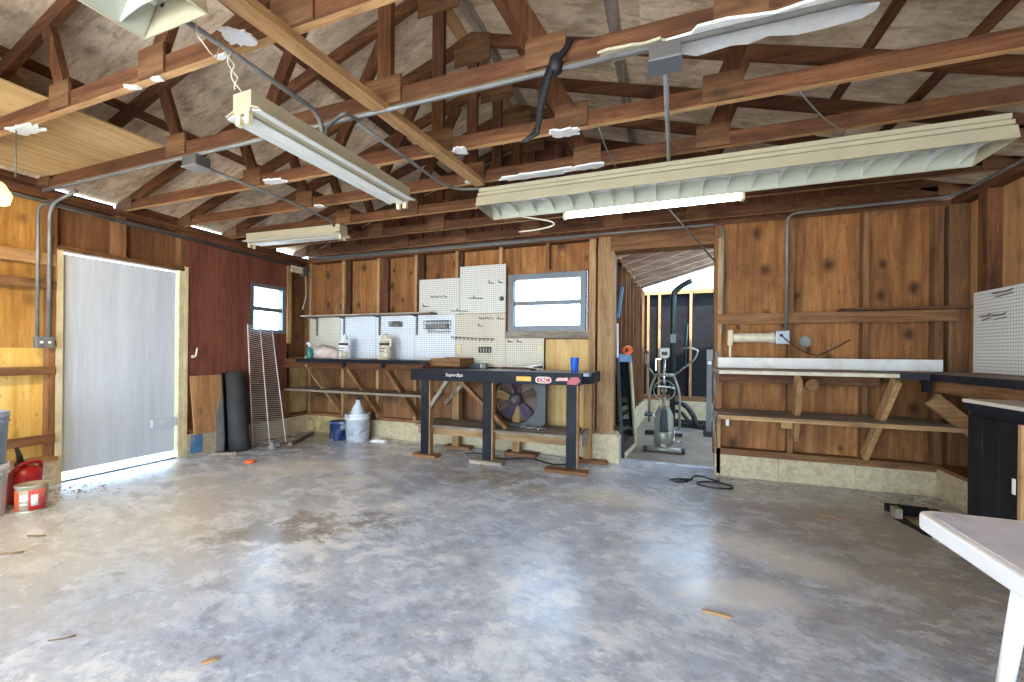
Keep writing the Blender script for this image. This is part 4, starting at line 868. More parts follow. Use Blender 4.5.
lbn = thing('wall_bench', (-3.9, 4.5, 0), **tag('dark-edged wall workbench with lower shelf in the back left corner', 'workbench', 'benches fixed to the walls'))
box(-4.60, 4.28, 1.065, -2.68, YL - 0.001, 1.09).build('worktop', 'grey_wood_x', lbn)
box(-5.04, 4.28, 1.055, -4.60, YL - 0.001, 1.085).build('worktop_end', 'lumber_x', lbn)
B().bar((-4.56, 4.36, 0.97), (-4.46, 4.56, 0.66), 0.02, 0.16, (0, 1, 0)).build('brace_board', 'tan_wood_z', lbn)
box(-4.72, 4.255, 1.045, -2.67, 4.28, 1.092).build('front_edge', 'navy', lbn)
box(-5.03, 4.31, 0.965, -2.75, 4.35, 1.055).build('apron', 'lumber_x', lbn)
box(-5.03, 4.34, 0.640, -2.72, YL - 0.001, 0.668).build('lower_shelf', 'grey_wood_x', lbn)
for x in (-4.60, -3.93, -3.32):
    B().bar((x, 4.33, 1.03), (x + 0.20, 4.74, 0.36), 0.038, 0.089, (0, 1, 0)).build('brace', 'tan_wood_z' if x < -4.5 else 'brownpine_z', lbn)
for x in (-4.45, -3.85, -3.25): box(x, 4.36, 0.96, x + 0.038, 4.755, 1.05).build('bearer', 'lumber_y', lbn)
box(-3.95, 4.27, 0.985, -3.91, 4.31, 1.045).build('edge_block', 'navy', lbn); box(-3.34, 4.27, 0.985, -3.30, 4.31, 1.045).build('edge_block', 'navy', lbn)
sb = thing('spray_bottle', (-4.74, 4.50, 1.09), **tag('teal spray bottle with white top on the left bench', 'bottle'))
B().lathe((-4.74, 4.50, 1.09), [(0.036, 0), (0.038, 0.01), (0.038, 0.12), (0.02, 0.15), (0.014, 0.17)], 20).build('bottle_body', 'teal', sb)
B().lathe((-4.74, 4.50, 1.255), [(0.018, 0), (0.018, 0.03)], 14).build('collar', 'label_white', sb)
B().prism([(-4.78, 4.485, 1.285), (-4.72, 4.485, 1.285), (-4.715, 4.485, 1.32), (-4.785, 4.485, 1.315)], (0, 0.03, 0)).build('spray_head', 'jug_milky', sb)
def heap(x, y, z, rx, ry, h, seed, n=13, m=9):
    b = B(); r = random.Random(seed); vs = []; fs = []
    for j in range(m):
        for i in range(n):
            u, v = i / (n - 1) * 2 - 1, j / (m - 1) * 2 - 1
            q = max(0, 1 - u * u) ** 0.5 * max(0, 1 - v * v) ** 0.5
            vs.append((x + u * rx, y + v * ry, z + 0.002 + h * q * r.uniform(0.55, 1.0)))
    for j in range(m - 1):
        for i in range(n - 1): fs.append((j * n + i, j * n + i + 1, j * n + n + i + 1, j * n + n + i))
    return b.faces(vs, fs, True)
heap(-4.60, 4.64, 1.091, 0.30, 0.09, 0.20, 3).build('rag_pile', 'rag', solid=0.004, **tag('heap of pinkish white rags behind the teal bottle', 'rags'))
def glue_jug(x, label, cone):
    t = thing('jug', (x, 4.52, 1.092), **tag(label, 'jug', 'white jugs on the left bench'))
    jb_ = B().lathe((x, 4.52, 1.092), [(0.075, 0), (0.08, 0.01), (0.08, 0.20), (0.07, 0.235), (0.045, 0.26)] + ([(0.042, 0.27), (0.014, 0.33), (0.008, 0.345)] if cone else [(0.058, 0.262), (0.058, 0.29), (0.03, 0.315), (0.026, 0.34)]), 28).build('jug_body', 'label_white' if cone else 'label_tan', t)
    wrap(x, 4.52, 0.0808, -2.9, -0.3, 0.185 + 1.092, 0.215 + 1.092).build('band', 'label_dark', jb_, solid=0.0006)
    wrap(x, 4.52, 0.0808, -2.3, -0.9, 0.14 + 1.092, 0.152 + 1.092).build('label_line', 'label_dark', jb_, solid=0.0006)
    wrap(x, 4.52, 0.0808, -2.3, -1.1, 0.105 + 1.092, 0.115 + 1.092).build('label_line', 'label_dark', jb_, solid=0.0006)
    wrap(x, 4.52, 0.0806, -1.5, -0.4, 0.01 + 1.092, 0.10 + 1.092).build('label_patch', 'label_tan', jb_, solid=0.0006)
    B().tube(bent([(x + 0.075, 4.50, 1.092 + 0.17), (x + 0.105, 4.49, 1.092 + 0.18), (x + 0.10, 4.49, 1.092 + 0.26), (x + 0.05, 4.50, 1.092 + 0.265)], 0.03), 0.010).build('handle', 'label_white', t)
glue_jug(-4.13, 'white jug with pointed cone top, left of two on the bench', True)
glue_jug(-3.46, 'white jug with rounded cap, right of two on the bench', False)
box(-3.95, 4.34, 1.092, -3.55, 4.46, 1.104).build('board_piece', 'grey_wood_x', **tag('flat grey board piece lying between the two jugs', 'board'))
wx = thing('scrap_box', (-2.62, 4.55, 1.03), **tag('open wooden box of scraps at the right end of the left bench', 'box'))
box(-2.68, 4.36, 1.03, -2.28, 4.375, 1.12).build('front_board', 'brownpine_x', wx); box(-2.68, 4.72, 1.03, -2.28, 4.735, 1.13).build('back_board', 'brownpine_x', wx)
box(-2.68, 4.375, 1.03, -2.665, 4.72, 1.12).build('side_board', 'brownpine_y', wx); box(-2.295, 4.375, 1.03, -2.28, 4.72, 1.12).build('side_board', 'brownpine_y', wx)
box(-2.665, 4.375, 1.03, -2.295, 4.72, 1.045).build('bottom_board', 'brownpine_x', wx)
heap(-2.48, 4.55, 1.046, 0.17, 0.15, 0.08, 8, 9, 7).build('scraps', 'oldpine_x', wx, solid=0.004)
# floor stuff under the bench
bw = bucket('bucket', -3.88, 4.50, 0, 0.145, 0.16, 0.37, 'bucket_mottled', 'paint-smeared white bucket under the left bench holding a jug')
jg = thing('jug', (-3.90, 4.50, 0.18), **tag('milky plastic jug sticking out of the smeared bucket', 'jug'))
B().lathe((-3.88, 4.50, 0.16), [(0.07, 0), (0.095, 0.02), (0.10, 0.18), (0.075, 0.27), (0.035, 0.34), (0.028, 0.36), (0.030, 0.385), (0.010, 0.39)], 24).build('jug_body', 'jug_milky', jg)
B().lathe((-3.88, 4.50, 0.545), [(0.026, 0), (0.026, 0.03)], 12).build('cap', 'can_dark', jg)
bc = thing('paint_bucket', (-4.16, 4.46, 0), **tag('blue and white printed pail left of the smeared bucket', 'pail'))
B().lathe((-4.16, 4.46, 0), [(0.11, 0), (0.118, 0.225), (0.126, 0.228), (0.126, 0.25), (0.05, 0.252)], 28).build('pail_body', 'can_blue', bc)
wrap(-4.16, 4.46, 0.1192, -3.1, -2.0, 0.01, 0.22).build('dark_panel', 'can_dark', bc, solid=0.0006)
heap(-3.55, 4.55, 0.0, 0.12, 0.07, 0.06, 12, 9, 7).build('rag', 'scrap_white', solid=0.003, **tag('white crumpled rag on the floor right of the smeared bucket', 'rag'))

# ================================================================== FREE-STANDING WORKBENCH
wbn = thing('workbench', (-1.75, 4.4, 0), **tag('free-standing black workbench with stickers and a wooden lower shelf', 'workbench'))
yf = lambda x: 4.09 + 0.035 * (x + 2.7) / 2
T0, T1, TB = -2.74, -0.72, 4.72
B().prism([(T0, yf(T0), 0.965), (T1, yf(T1), 0.965), (T1, TB, 0.965), (T0, TB, 0.965)], (0, 0, 0.035)).build('worktop', 'bench_top_paint', wbn, 0.004)
B().prism([(T0 - 0.02, yf(T0) - 0.025, 0.875), (T1 - 0.07, yf(T1) - 0.025, 0.875), (T1 - 0.07, yf(T1), 0.875), (T0 - 0.02, yf(T0), 0.875)], (0, 0, 0.125)).build('front_apron', 'navy', wbn, 0.003)
B().prism([(T1 - 0.07, yf(T1) - 0.025, 0.89), (T1 + 0.02, yf(T1) + 0.16, 0.89), (T1 + 0.02, TB, 0.89), (T1, TB, 0.89), (T1, yf(T1) + 0.16, 0.89), (T1 - 0.09, yf(T1), 0.89)], (0, 0, 0.108)).build('end_apron', 'navy', wbn)
for i, x in enumerate((-2.64, -1.87, -0.95)):
    yy = yf(x) + 0.005
    box(x, yy, 0.035, x + 0.105, yy + 0.09, 0.875).build('leg', 'navy', wbn, 0.003)
    box(x + 0.1055, yy + 0.004, 0.035, x + 0.118, yy + 0.086, 0.875).build('leg_facing', 'oldpine_z', wbn)
for x in (-2.50, -1.70, -0.86): box(x, 4.58, 0.035, x + 0.09, 4.67, 0.965).build('leg', 'oldpine_z', wbn)
box(-2.74, 4.14, 0.335, -0.90, 4.66, 0.36).build('lower_shelf', 'grey_wood_x', wbn)
box(-2.74, 4.20, 0.245, -0.95, 4.24, 0.334).build('shelf_rail', 'tan_wood_x', wbn)
box(-0.84, 4.20, 0.245, -0.80, 4.66, 0.37).build('shelf_end_rail', 'grey_wood_y', wbn)
B().bar((-2.20, 4.60, 0.96), (-2.60, 4.60, 0.55), 0.04, 0.07, (0, 1, 0)).build('brace', 'grey_wood_z', wbn)
B().bar((-2.20, 4.13, 0.93), (-1.62, 4.20, 0.38), 0.04, 0.07, (0, 1, 0)).build('brace', 'brownpine_z', wbn)
B().bar((-2.28, 4.14, 0.93), (-2.55, 4.15, 0.55), 0.04, 0.07, (0, 1, 0)).build('brace', 'grey_wood_z', wbn)
for (x0, x1, y0, y1, m, lab) in ((-2.72, -2.42, 4.05, 4.18, 'brownpine_x', 'left front'), (-2.0, -1.62, 4.05, 4.16, 'grey_wood_x', 'middle front'), (-1.15, -0.72, 4.03, 4.16, 'brownpine_x', 'right front'),
                                 (-2.60, -2.25, 4.56, 4.69, 'brownpine_x', 'left rear'), (-1.78, -1.40, 4.52, 4.69, 'brownpine_x', 'middle rear'), (-0.95, -0.60, 4.52, 4.66, 'brownpine_x', 'right rear')):
    box(x0, y0, 0.0, x1, y1, 0.034).build('wood_shim', m, **tag('scrap board under the %s leg of the black workbench' % lab, 'board', 'shims under the workbench'))
FY = lambda x: yf(x) - 0.0258
text('lettering', 'Superclips', 0.052, (-2.20, FY(-2.2) - 0.001, 0.945), (math.pi / 2, 0, 0.0175), 'sticker_white', wbn)
def sticker(x0, x1, z0, z1, mat, oval=False):
    y = FY((x0 + x1) / 2)
    if oval:
        cx_, cz = (x0 + x1) / 2, (z0 + z1) / 2
        pts = [(cx_ + (x1 - x0) / 2 * math.copysign(abs(math.cos(t)) ** 0.6, math.cos(t)), y, cz + (z1 - z0) / 2 * math.copysign(abs(math.sin(t)) ** 0.6, math.sin(t))) for t in [2 * math.pi * i / 28 for i in range(28)]]
    else: pts = [(x0, y, z0), (x1, y, z0), (x1, y, z1), (x0, y, z1)]
    return B().prism(pts, (0, -0.0015, 0)).build('sticker', mat, wbn)
sticker(-1.475, -1.315, 0.905, 0.952, 'sticker_yellow')
sticker(-1.265, -1.10, 0.888, 0.955, 'sticker_white', True); 
b_ = FY(-1.18); B().prism([(-1.182 + 0.074 * math.copysign(abs(math.cos(t)) ** 0.6, math.cos(t)), b_ - 0.0016, 0.9215 + 0.027 * math.copysign(abs(math.sin(t)) ** 0.6, math.sin(t))) for t in [2 * math.pi * i / 28 for i in range(28)]], (0, -0.0012, 0)).build('sticker_field', 'sticker_red', wbn)
text('lettering', 'CRC', 0.05, (-1.182, FY(-1.18) - 0.0032, 0.9215), (math.pi / 2, 0, 0.0175), 'sticker_white', wbn)
y_ = FY(-0.98); B().prism([(-1.055, y_, 0.915), (-0.935, y_, 0.920), (-0.925, y_, 0.952), (-1.04, y_, 0.948)], (0, -0.0015, 0)).build('sticker', 'sticker_pink', wbn)
y_ = FY(-0.86); B().prism([(-0.94, y_, 0.885), (-0.84, y_, 0.882), (-0.80, y_, 0.925), (-0.83, y_, 0.962), (-0.90, y_, 0.955), (-0.93, y_, 0.92)], (0, -0.0015, 0)).build('sticker', 'sticker_red', wbn)
cu = thing('cup', (-0.91, 4.33, 1.0), **tag('blue plastic tumbler on the right end of the black workbench', 'cup'))
B().lathe((-0.91, 4.33, 1.0), [(0.032, 0), (0.036, 0.01), (0.046, 0.15), (0.047, 0.155), (0.043, 0.155), (0.033, 0.012), (0.0, 0.012)], 26).build('cup_body', 'cup_blue', cu)
cb = thing('cable_bundle', (-1.42, 4.45, 1.0), **tag('tangle of black and white cable on the black workbench', 'cable'))
for k, (mt, ph) in enumerate((('cable_white', 0.0), ('cable_black', 1.7), ('label_white', 3.1))):
    B().tube([(-1.40 + 0.11 * math.cos(0.55 * i + ph) * (1 - 0.01 * i), 4.45 + 0.05 * math.sin(0.55 * i + ph), 1.008 + 0.010 * k + 0.035 * abs(math.sin(0.28 * i + ph))) for i in range(30)], 0.007).build('cable', mt, cb)
box(-1.44, 4.43, 1.0, -1.38, 4.48, 1.045).build('plug', 'cable_black', cb, 0.005)
gx = thing('green_tool', (-2.25, 4.62, 1.0), **tag('dark green box-shaped tool at the back of the black workbench', 'tool'))
box(-2.26, 4.58, 1.0, -2.13, 4.66, 1.06).build('tool_body', 'dark_green_tube', gx, 0.008); box(-2.11, 4.585, 1.0, -2.05, 4.655, 1.068).build('tool_end', 'galv_dark', gx, 0.006); box(-2.13, 4.60, 1.01, -2.11, 4.64, 1.05).build('tool_gap', 'label_white', gx)
# fan on the lower shelf
fn = thing('fan', (-1.62, 4.5, 0.36), **tag('old square box fan with purple blades on the workbench shelf', 'fan'))
fx0, fx1, fz0, fz1 = -2.0, -1.27, 0.361, 0.955; fcx, fcz = -1.63, 0.66
nn = 40; ring = [(fcx + 0.275 * math.cos(2 * math.pi * i / nn), fcz + 0.275 * math.sin(2 * math.pi * i / nn)) for i in range(nn)]
def sqp(i):
    a = 2 * math.pi * i / nn; c_, s_ = math.cos(a), math.sin(a)
    k = min((0.365 / abs(c_)) if abs(c_) > 1e-6 else 9, (0.297 / abs(s_)) if abs(s_) > 1e-6 else 9); return (fcx + c_ * k, fcz + s_ * k)
fb = B(); vs = []
for i in range(nn):
    (a, c_), (q, r_) = ring[i], sqp(i); vs += [(a, 4.46, c_), (q, 4.46, r_), (a, 4.56, c_), (q, 4.56, r_)]
fs = []
for i in range(nn):
    j = (i + 1) % nn; fs += [(4 * i, 4 * j, 4 * j + 1, 4 * i + 1), (4 * i, 4 * i + 2, 4 * j + 2, 4 * j), (4 * i + 1, 4 * j + 1, 4 * j + 3, 4 * i + 3), (4 * i + 2, 4 * i + 3, 4 * j + 3, 4 * j + 2)]
fb.faces(vs, fs).build('fan_frame', 'fan_grey', fn)
B().lathe((fcx, 4.60, fcz), [(0.27, 0), (0.27, 0.004)], 32, 'y').build('back_guard', 'fan_rust', fn)
for i, mt in enumerate(('fan_rust', 'fan_purple', 'tan_wood_x', 'fan_purple', 'fan_purple')):
    a = 0.5 + 2 * math.pi * i / 5
    P3 = []
    for (r_, da, dy) in ((0.07, -0.45, 0.0), (0.17, -0.42, -0.02), (0.25, -0.30, -0.03), (0.255, 0.10, 0.01), (0.17, 0.22, 0.03), (0.07, 0.35, 0.02)):
        P3.append((fcx + r_ * math.cos(a + da), 4.52 + dy, fcz + r_ * math.sin(a + da)))
    B().prism(P3, (0, 0.004, 0)).build('blade', mt, fn)
fhub = B().lathe((fcx, 4.45, fcz), [(0.035, 0), (0.075, 0.02), (0.08, 0.10)], 24, 'y').build('hub', 'fan_grey', fn)
B().lathe((fcx, 4.445, fcz), [(0.03, 0), (0.035, 0.006)], 18, 'y').build('hub_cap', 'fan_rust', fhub)
B().tube([(-1.85, 4.455, 0.52), (-1.72, 4.45, 0.60)], 0.006, 6).build('guard_wire', 'galv', fn)
cbx = thing('pulley_parts', (-1.42, 4.35, 0.36), **tag('small pile of metal fittings on the workbench shelf before the fan', 'metal parts'))
B().tube([(-1.52 + 0.05 * i, 4.34 + 0.03 * math.sin(2.1 * i), 0.372 + 0.012 * (i % 2)) for i in range(7)], 0.010).build('chain', 'galv', cbx)
B().lathe((-1.30, 4.33, 0.361), [(0.03, 0), (0.03, 0.02), (0.012, 0.03)], 14).build('washer', 'chrome', cbx)
cc = thing('extension_cord', (-1.2, 4.5, 0), **tag('dark cord lying on the floor under the black workbench', 'cord'))
B().tube([(-2.2 + 0.09 * i, 4.36 + 0.07 * math.sin(i * 0.9), 0.012 + 0.004 * (i % 2)) for i in range(15)], 0.010).build('cord', 'cable_black', cc)

# ================================================================== DOORWAY AND ANNEX THINGS
mr = thing('framed_mirror', (-0.48, 5.4, -0.01), **tag('blue-edged framed glass panel leaning just inside the doorway left', 'mirror'))
m0, m1, m2, m3 = Vector((-0.485, 4.96, -0.01)), Vector((-0.40, 5.75, -0.01)), Vector((-0.475, 5.72, 1.13)), Vector((-0.56, 4.96, 1.15))
nrm = Vector((1, -0.11, 0.08)).normalized()
def q4(a, b, c, d, t): return B().prism([a, b, c, d], nrm * t)
q4(m0, m1, m2, m3, 0.012).build('backing', 'mirror_back', mr)
def edge(a, b, w_, mat): B().bar(a + nrm * 0.02, b + nrm * 0.02, w_, 0.03, nrm).build('frame_edge', mat, mr)
edge(m0, m3, 0.05, 'rubber'); edge(m1, m2, 0.04, 'cream'); edge(m3, m2, 0.09, 'blue_paint'); edge(m0, m1, 0.05, 'cream')
q4(m0.lerp(m2, 0.03) + nrm * 0.0125, m1.lerp(m3, 0.03) + nrm * 0.0125, m2.lerp(m0, 0.03) + nrm * 0.0125, m3.lerp(m1, 0.03) + nrm * 0.0125, 0.004).build('glass', 'mirror_glass', mr)
ocd = thing('orange_cord', (-0.5, 5.2, 1.2), **tag('orange cord coil hanging on the annex studs', 'cord'))
for k in range(3): B().tube(arc((-0.47 + 0.012 * k, 5.22, 1.24), 0.06 + 0.008 * k, 0, 2 * math.pi, 20, (0.55, 0.8, 0), (0, 0.1, 0.65)), 0.010, 6, True).build('coil', 'orange_plastic', ocd)
bl2 = B().bar((-0.54, 5.0, 1.62), (-0.50, 5.02, 1.98), 0.03, 0.06, (0, 1, 0)); bl2.build('spirit_level', 'blue_paint', **tag('blue bar tool propped on the annex studs beside the doorway', 'tool'))
B().bar((-0.535, 4.97, 1.0), (-0.545, 4.97, 1.55), 0.02, 0.035, (0, 1, 0)).build('white_strip', 'label_white', **tag('narrow white strip standing inside the doorway left edge', 'strip'))
# elliptical trainer
el = thing('elliptical_trainer', (-0.03, 5.7, -0.015), **tag('silver elliptical exercise machine standing in the annex doorway', 'exercise machine'))
G = -0.015
B().tube([(-0.22, 5.44, G + 0.04), (0.17, 5.42, G + 0.04)], 0.032, 14).build('front_foot', 'champagne', el)
for x in (-0.245, 0.195): B().tube([(x - 0.02, 5.44, G + 0.037), (x + 0.02, 5.44, G + 0.037)], 0.037, 12).build('foot_cap', 'rubber', el)
B().tube([(-0.30, 6.55, G + 0.04), (0.22, 6.55, G + 0.04)], 0.032, 12).build('rear_foot', 'rubber', el)
box(-0.06, 5.45, G + 0.05, 0.0, 6.55, G + 0.10).build('base_beam', 'champagne', el)
B().lathe((-0.03, 5.62, G + 0.06), [(0.10, 0), (0.115, 0.02), (0.118, 0.16), (0.112, 0.18)], 26).build('shroud_base', 'champagne', el)
for s in (-1, 1):
    P3 = [(-0.03 + s * 0.055, 5.54, G + 0.22), (-0.03 + s * 0.115, 5.60, G + 0.22), (-0.03 + s * 0.115, 5.62, G + 0.42), (-0.03 + s * 0.06, 5.62, G + 0.55), (-0.03 + s * 0.03, 5.60, G + 0.54), (-0.03 + s * 0.045, 5.55, G + 0.40)]
    B().prism(P3, (0, 0.16, 0)).build('shroud_side', 'champagne', el, 0.006)
box(-0.08, 5.66, G + 0.2, 0.02, 5.78, G + 0.50).build('shroud_core', 'rubber', el)
B().tube([(-0.03, 5.72, G + 0.45), (-0.03, 5.72, G + 0.66)], 0.022, 12).build('mast', 'champagne', el)
B().tube([(-0.03, 5.72, G + 0.66), (-0.035, 5.72, G + 1.18)], 0.020, 12).build('mast', 'chrome', el)
B().tube(arc((-0.03, 5.78, G + 0.74), 0.13, 0, 2 * math.pi, 28, (1, 0, 0), (0, 0, 1)), 0.007, 6, True).build('flywheel', 'smoke_grey', el)
B().lathe((-0.03, 5.765, G + 0.74), [(0.035, 0), (0.035, 0.03)], 16, 'y').build('hub', 'smoke_grey', el)
cons = B().prism([(-0.095, 5.66, G + 1.19), (-0.065, 5.66, G + 1.155), (0.005, 5.66, G + 1.155), (0.035, 5.66, G + 1.19), (0.035, 5.66, G + 1.28), (0.015, 5.66, G + 1.295), (-0.075, 5.66, G + 1.295), (-0.095, 5.66, G + 1.28)], (0, 0.05, 0)).build('console', 'champagne', el, 0.006)
box(-0.065, 5.655, G + 1.195, 0.005, 5.66, G + 1.245).build('screen', 'rubber', cons)
box(-0.14, 5.70, G + 1.0, -0.125, 5.72, G + 1.15).build('bottle_cage', 'chrome', el); box(-0.14, 5.70, G + 1.14, -0.07, 5.72, G + 1.155).build('bottle_cage', 'chrome', el)
B().tube([(-0.16, 5.72, G + 0.94), (0.10, 5.72, G + 0.94)], 0.022, 12).build('pivot_bar', 'champagne', el)
B().tube(bent([(-0.14, 5.72, G + 0.93), (-0.24, 5.66, G + 1.06), (-0.27, 5.62, G + 1.16), (-0.25, 5.56, G + 1.24), (-0.20, 5.52, G + 1.23)], 0.06), 0.014).build('arm', 'chrome', el)
B().tube(bent([(0.08, 5.72, G + 0.93), (0.22, 5.66, G + 1.06), (0.33, 5.60, G + 1.16), (0.36, 5.58, G + 1.26), (0.30, 5.58, G + 1.29), (0.16, 5.62, G + 1.29)], 0.06), 0.014).build('arm', 'chrome', el)
B().tube(bent([(-0.14, 5.72, G + 0.93), (-0.21, 5.72, G + 0.74), (-0.215, 5.74, G + 0.32)], 0.1), 0.016).build('lower_arm', 'champagne', el)
B().tube(bent([(0.08, 5.72, G + 0.93), (0.155, 5.72, G + 0.74), (0.16, 5.74, G + 0.22)], 0.1), 0.016).build('lower_arm', 'champagne', el)
B().tube(bent([(-0.15, 5.70, G + 0.78), (-0.12, 5.66, G + 0.80), (0.06, 5.66, G + 0.79), (0.11, 5.70, G + 0.76)], 0.05), 0.013).build('cross_handle', 'chrome', el)
box(-0.27, 5.70, G + 0.40, -0.17, 5.95, G + 0.43).build('pedal', 'rubber', el, 0.006); box(0.09, 5.62, G + 0.22, 0.20, 5.92, G + 0.25).build('pedal', 'galv_dark', el, 0.006)
B().tube(bent([(0.09, 5.60, G + 0.26), (0.09, 5.58, G + 0.12), (0.18, 5.60, G + 0.12)], 0.02), 0.010).build('crank', 'chrome', el)
B().tube(bent([(-0.24, 5.64, G + 0.43), (-0.14, 5.62, G + 0.43), (-0.135, 5.62, G + 0.27)], 0.02), 0.012).build('crank', 'chrome', el)
# cable tower behind it
gt = thing('cable_tower', (0.2, 7.2, G), **tag('tall dark gym tower with bent top arm and arched base in the annex', 'exercise machine'))
B().tube(bent([(0.09, 7.2, G + 0.02), (0.09, 7.2, 2.20), (0.22, 7.15, 2.30), (0.36, 7.1, 2.36)], 0.16, 8), 0.045, 12).build('mast', 'dark_green_tube', gt)
B().tube([(0.36, 7.1, 2.33), (0.395, 7.1, 2.10)], 0.007, 6).build('cable', 'chrome', gt)
B().tube([(0.27, 7.2, G + 1.0), (0.29, 7.2, 1.68)], 0.026, 10).build('guide_rod', 'dark_green_tube', gt)
box(0.05, 7.17, 1.38, 0.13, 7.145, 1.52).build('weight_pin', 'galv', gt)
B().bar((0.02, 7.55, G + 0.04), (0.78, 7.25, G + 0.04), 0.06, 0.06).build('base_bar', 'rubber', gt); B().bar((0.02, 7.9, G + 0.04), (0.75, 7.85, G + 0.04), 0.06, 0.06).build('base_bar', 'rubber', gt)
B().tube(bent([(0.08, 7.22, 0.42), (0.28, 7.2, 0.40), (0.42, 7.2, 0.20), (0.44, 7.2, G + 0.06)], 0.2, 8), 0.04, 12).build('arched_leg', 'rubber', gt)
B().tube(bent([(0.08, 7.24, 0.28), (0.22, 7.22, 0.27), (0.34, 7.22, 0.12), (0.40, 7.22, G + 0.06)], 0.14, 8), 0.028, 10).build('arched_leg', 'rubber', gt)
rk = thing('rack_post', (0.6, 6.8, G), **tag('dark grey post with pale top block beside the right door jamb', 'post'))
box(0.555, 6.77, G, 0.625, 6.83, 1.20).build('post', 'galv_dark', rk); box(0.55, 6.76, 1.12, 0.63, 6.82, 1.27).build('top_block', 'smoke_grey', rk); box(0.565, 6.755, 1.05, 0.615, 6.77, 1.10).build('tab', 'label_white', rk); box(0.52, 6.72, G, 0.66, 6.88, 0.06).build('foot', 'rubber', rk)
hc = thing('hanging_cable', (0.45, 4.56, 0.15), **tag('grey looped cable hanging down the right door jamb', 'cable'))
for k, (a, m_) in enumerate(((0.0, 'smoke_grey'), (0.6, 'galv'), (1.1, 'smoke_grey'))):
    B().tube([(0.452 + 0.012 * math.sin(i * 0.8 + a) + 0.004 * k, 4.565 - 0.006 * k, 1.22 - 0.052 * i) for i in range(20 - 3 * k)], 0.006, 6).build('cable', m_, hc)
B().tube(arc((0.455, 4.55, 0.62), 0.05, 0, 2 * math.pi, 18, (0.6, 0, 0), (0, 0, 2.4)), 0.005, 6, True).build('loop', 'galv', hc)
fc = thing('floor_cord', (0.3, 4.2, 0), **tag('black cord looped on the floor in front of the doorway', 'cord'))
B().tube(arc((0.42, 4.20, 0.008), 0.12, 0.3, 6.0, 24, (1.25, 0, 0), (0, 0.75, 0)), 0.008, 8).build('loop', 'cable_black', fc)
B().tube([(0.50, 4.28, 0.008), (0.34, 4.40, 0.02), (0.26, 4.36, 0.03), (0.20, 4.24, 0.01), (0.08, 4.17, 0.008), (0.04, 4.22, 0.008), (0.12, 4.29, 0.008), (0.24, 4.30, 0.01)], 0.008, 8).build('loop', 'cable_black', fc)
B().tube([(0.13, 4.215, 0.014), (0.19, 4.235, 0.014)], 0.018, 10).build('plug', 'cable_black', fc)

# ================================================================== RIGHT SIDE
rb = thing('wall_bench', (1.1, 4.35, 0), **tag('weathered wooden wall bench with lower shelf right of the doorway', 'workbench', 'benches fixed to the walls'))
box(0.43, 4.08, 1.03, 1.70, YR - 0.001, 1.065).build('worktop', 'grey_wood_x', rb, 0.003)
box(0.43, 4.06, 1.032, 1.69, 4.08, 1.06).build('front_edge', 'label_tan', rb)
box(0.43, 4.02 + 0.08, 0.63, 2.10, YR - 0.001, 0.665).build('lower_shelf', 'grey_wood_x', rb)
box(0.43, 4.085, 0.63, 2.10, 4.0995, 0.664).build('shelf_edge', 'tan_wood_x', rb)
box(0.46, 4.30, 0.94, 1.66, 4.34, 1.03).build('apron', 'lumber_x', rb)
for x0, x1 in ((1.04, 1.13), (1.70, 1.66)):
    B().bar((x0, 4.13, 1.01), (x1, 4.58, 0.42 if x0 < 1.5 else 0.30), 0.04, 0.089, (0, 1, 0)).build('brace', 'oldpine_z', rb)
box(0.46, 4.50, 0.67, 0.50, 4.60, 1.01).build('post', 'brownpine_z', rb); box(1.0, 4.50, 0.52, 1.12, 4.60, 0.63).build('cleat', 'oldpine_z', rb)
B().lathe((1.13, 4.12, 0.955), [(0.045, -0.03), (0.045, 0.03)], 18, 'y').build('round_peg', 'brownpine_x', rb)
box(0.55, 4.56, 0.50, 0.575, 4.60, 0.63).build('bracket', 'label_white', rb)
b2 = thing('wall_bench', (2.0, 3.5, 0), **tag('navy-edged bench running along the right wall below the pegboard', 'workbench', 'benches fixed to the walls'))
box(1.86, 0.6, 1.04, RX - 0.014, YR - 0.001, 1.07).build('worktop', 'grey_wood_y', b2, 0.003)
B().prism([(1.705, 4.12, 1.035), (1.8595, 4.02, 1.035), (1.8595, YR - 0.001, 1.035), (1.705, YR - 0.001, 1.035)], (0, 0, 0.035)).build('worktop_corner', 'grey_wood_y', b2)
B().bar((1.69, 4.105, 1.045), (1.85, 3.99, 1.045), 0.03, 0.05).build('front_edge', 'navy', b2); box(1.835, 0.6, 1.02, 1.8595, 4.0, 1.07).build('front_edge', 'navy', b2)
box(1.90, 0.6, 0.93, 1.94, 4.05, 1.04).build('apron', 'brownpine_y', b2)
B().bar((1.93, 4.16, 0.87), (2.27, 4.20, 0.56), 0.035, 0.11, (0, 0, 1)).build('brace_board', 'oldpine_x', b2)
box(1.82, 4.02, 0.93, 1.86, 4.06, 1.02).build('edge_block', 'navy', b2)
wbd = box(0.47, YR - 0.10, 1.072, 2.17, YR - 0.065, 1.172).build('white_board', 'white_paint', bevel=0.004, **tag('long white painted board standing on the right bench against the wall', 'board'))
sc = thing('wall_light', (0.8, YR - 0.06, 1.28), **tag('old cream wall strip light without tube above the right bench', 'light fixture'))
B().lathe((0.60, YR - 0.05, 1.365), [(0.038, 0), (0.045, 0.02), (0.045, 0.30), (0.052, 0.33), (0.052, 0.36)], 20, 'x').build('housing', 'label_tan', sc)
box(0.555, YR - 0.10, 1.29, 0.60, YR - 0.001, 1.44).build('end_box', 'cream', sc, 0.006); box(0.96, YR - 0.10, 1.30, 1.07, YR - 0.001, 1.43).build('outlet_box', 'box_steel', sc, 0.006)
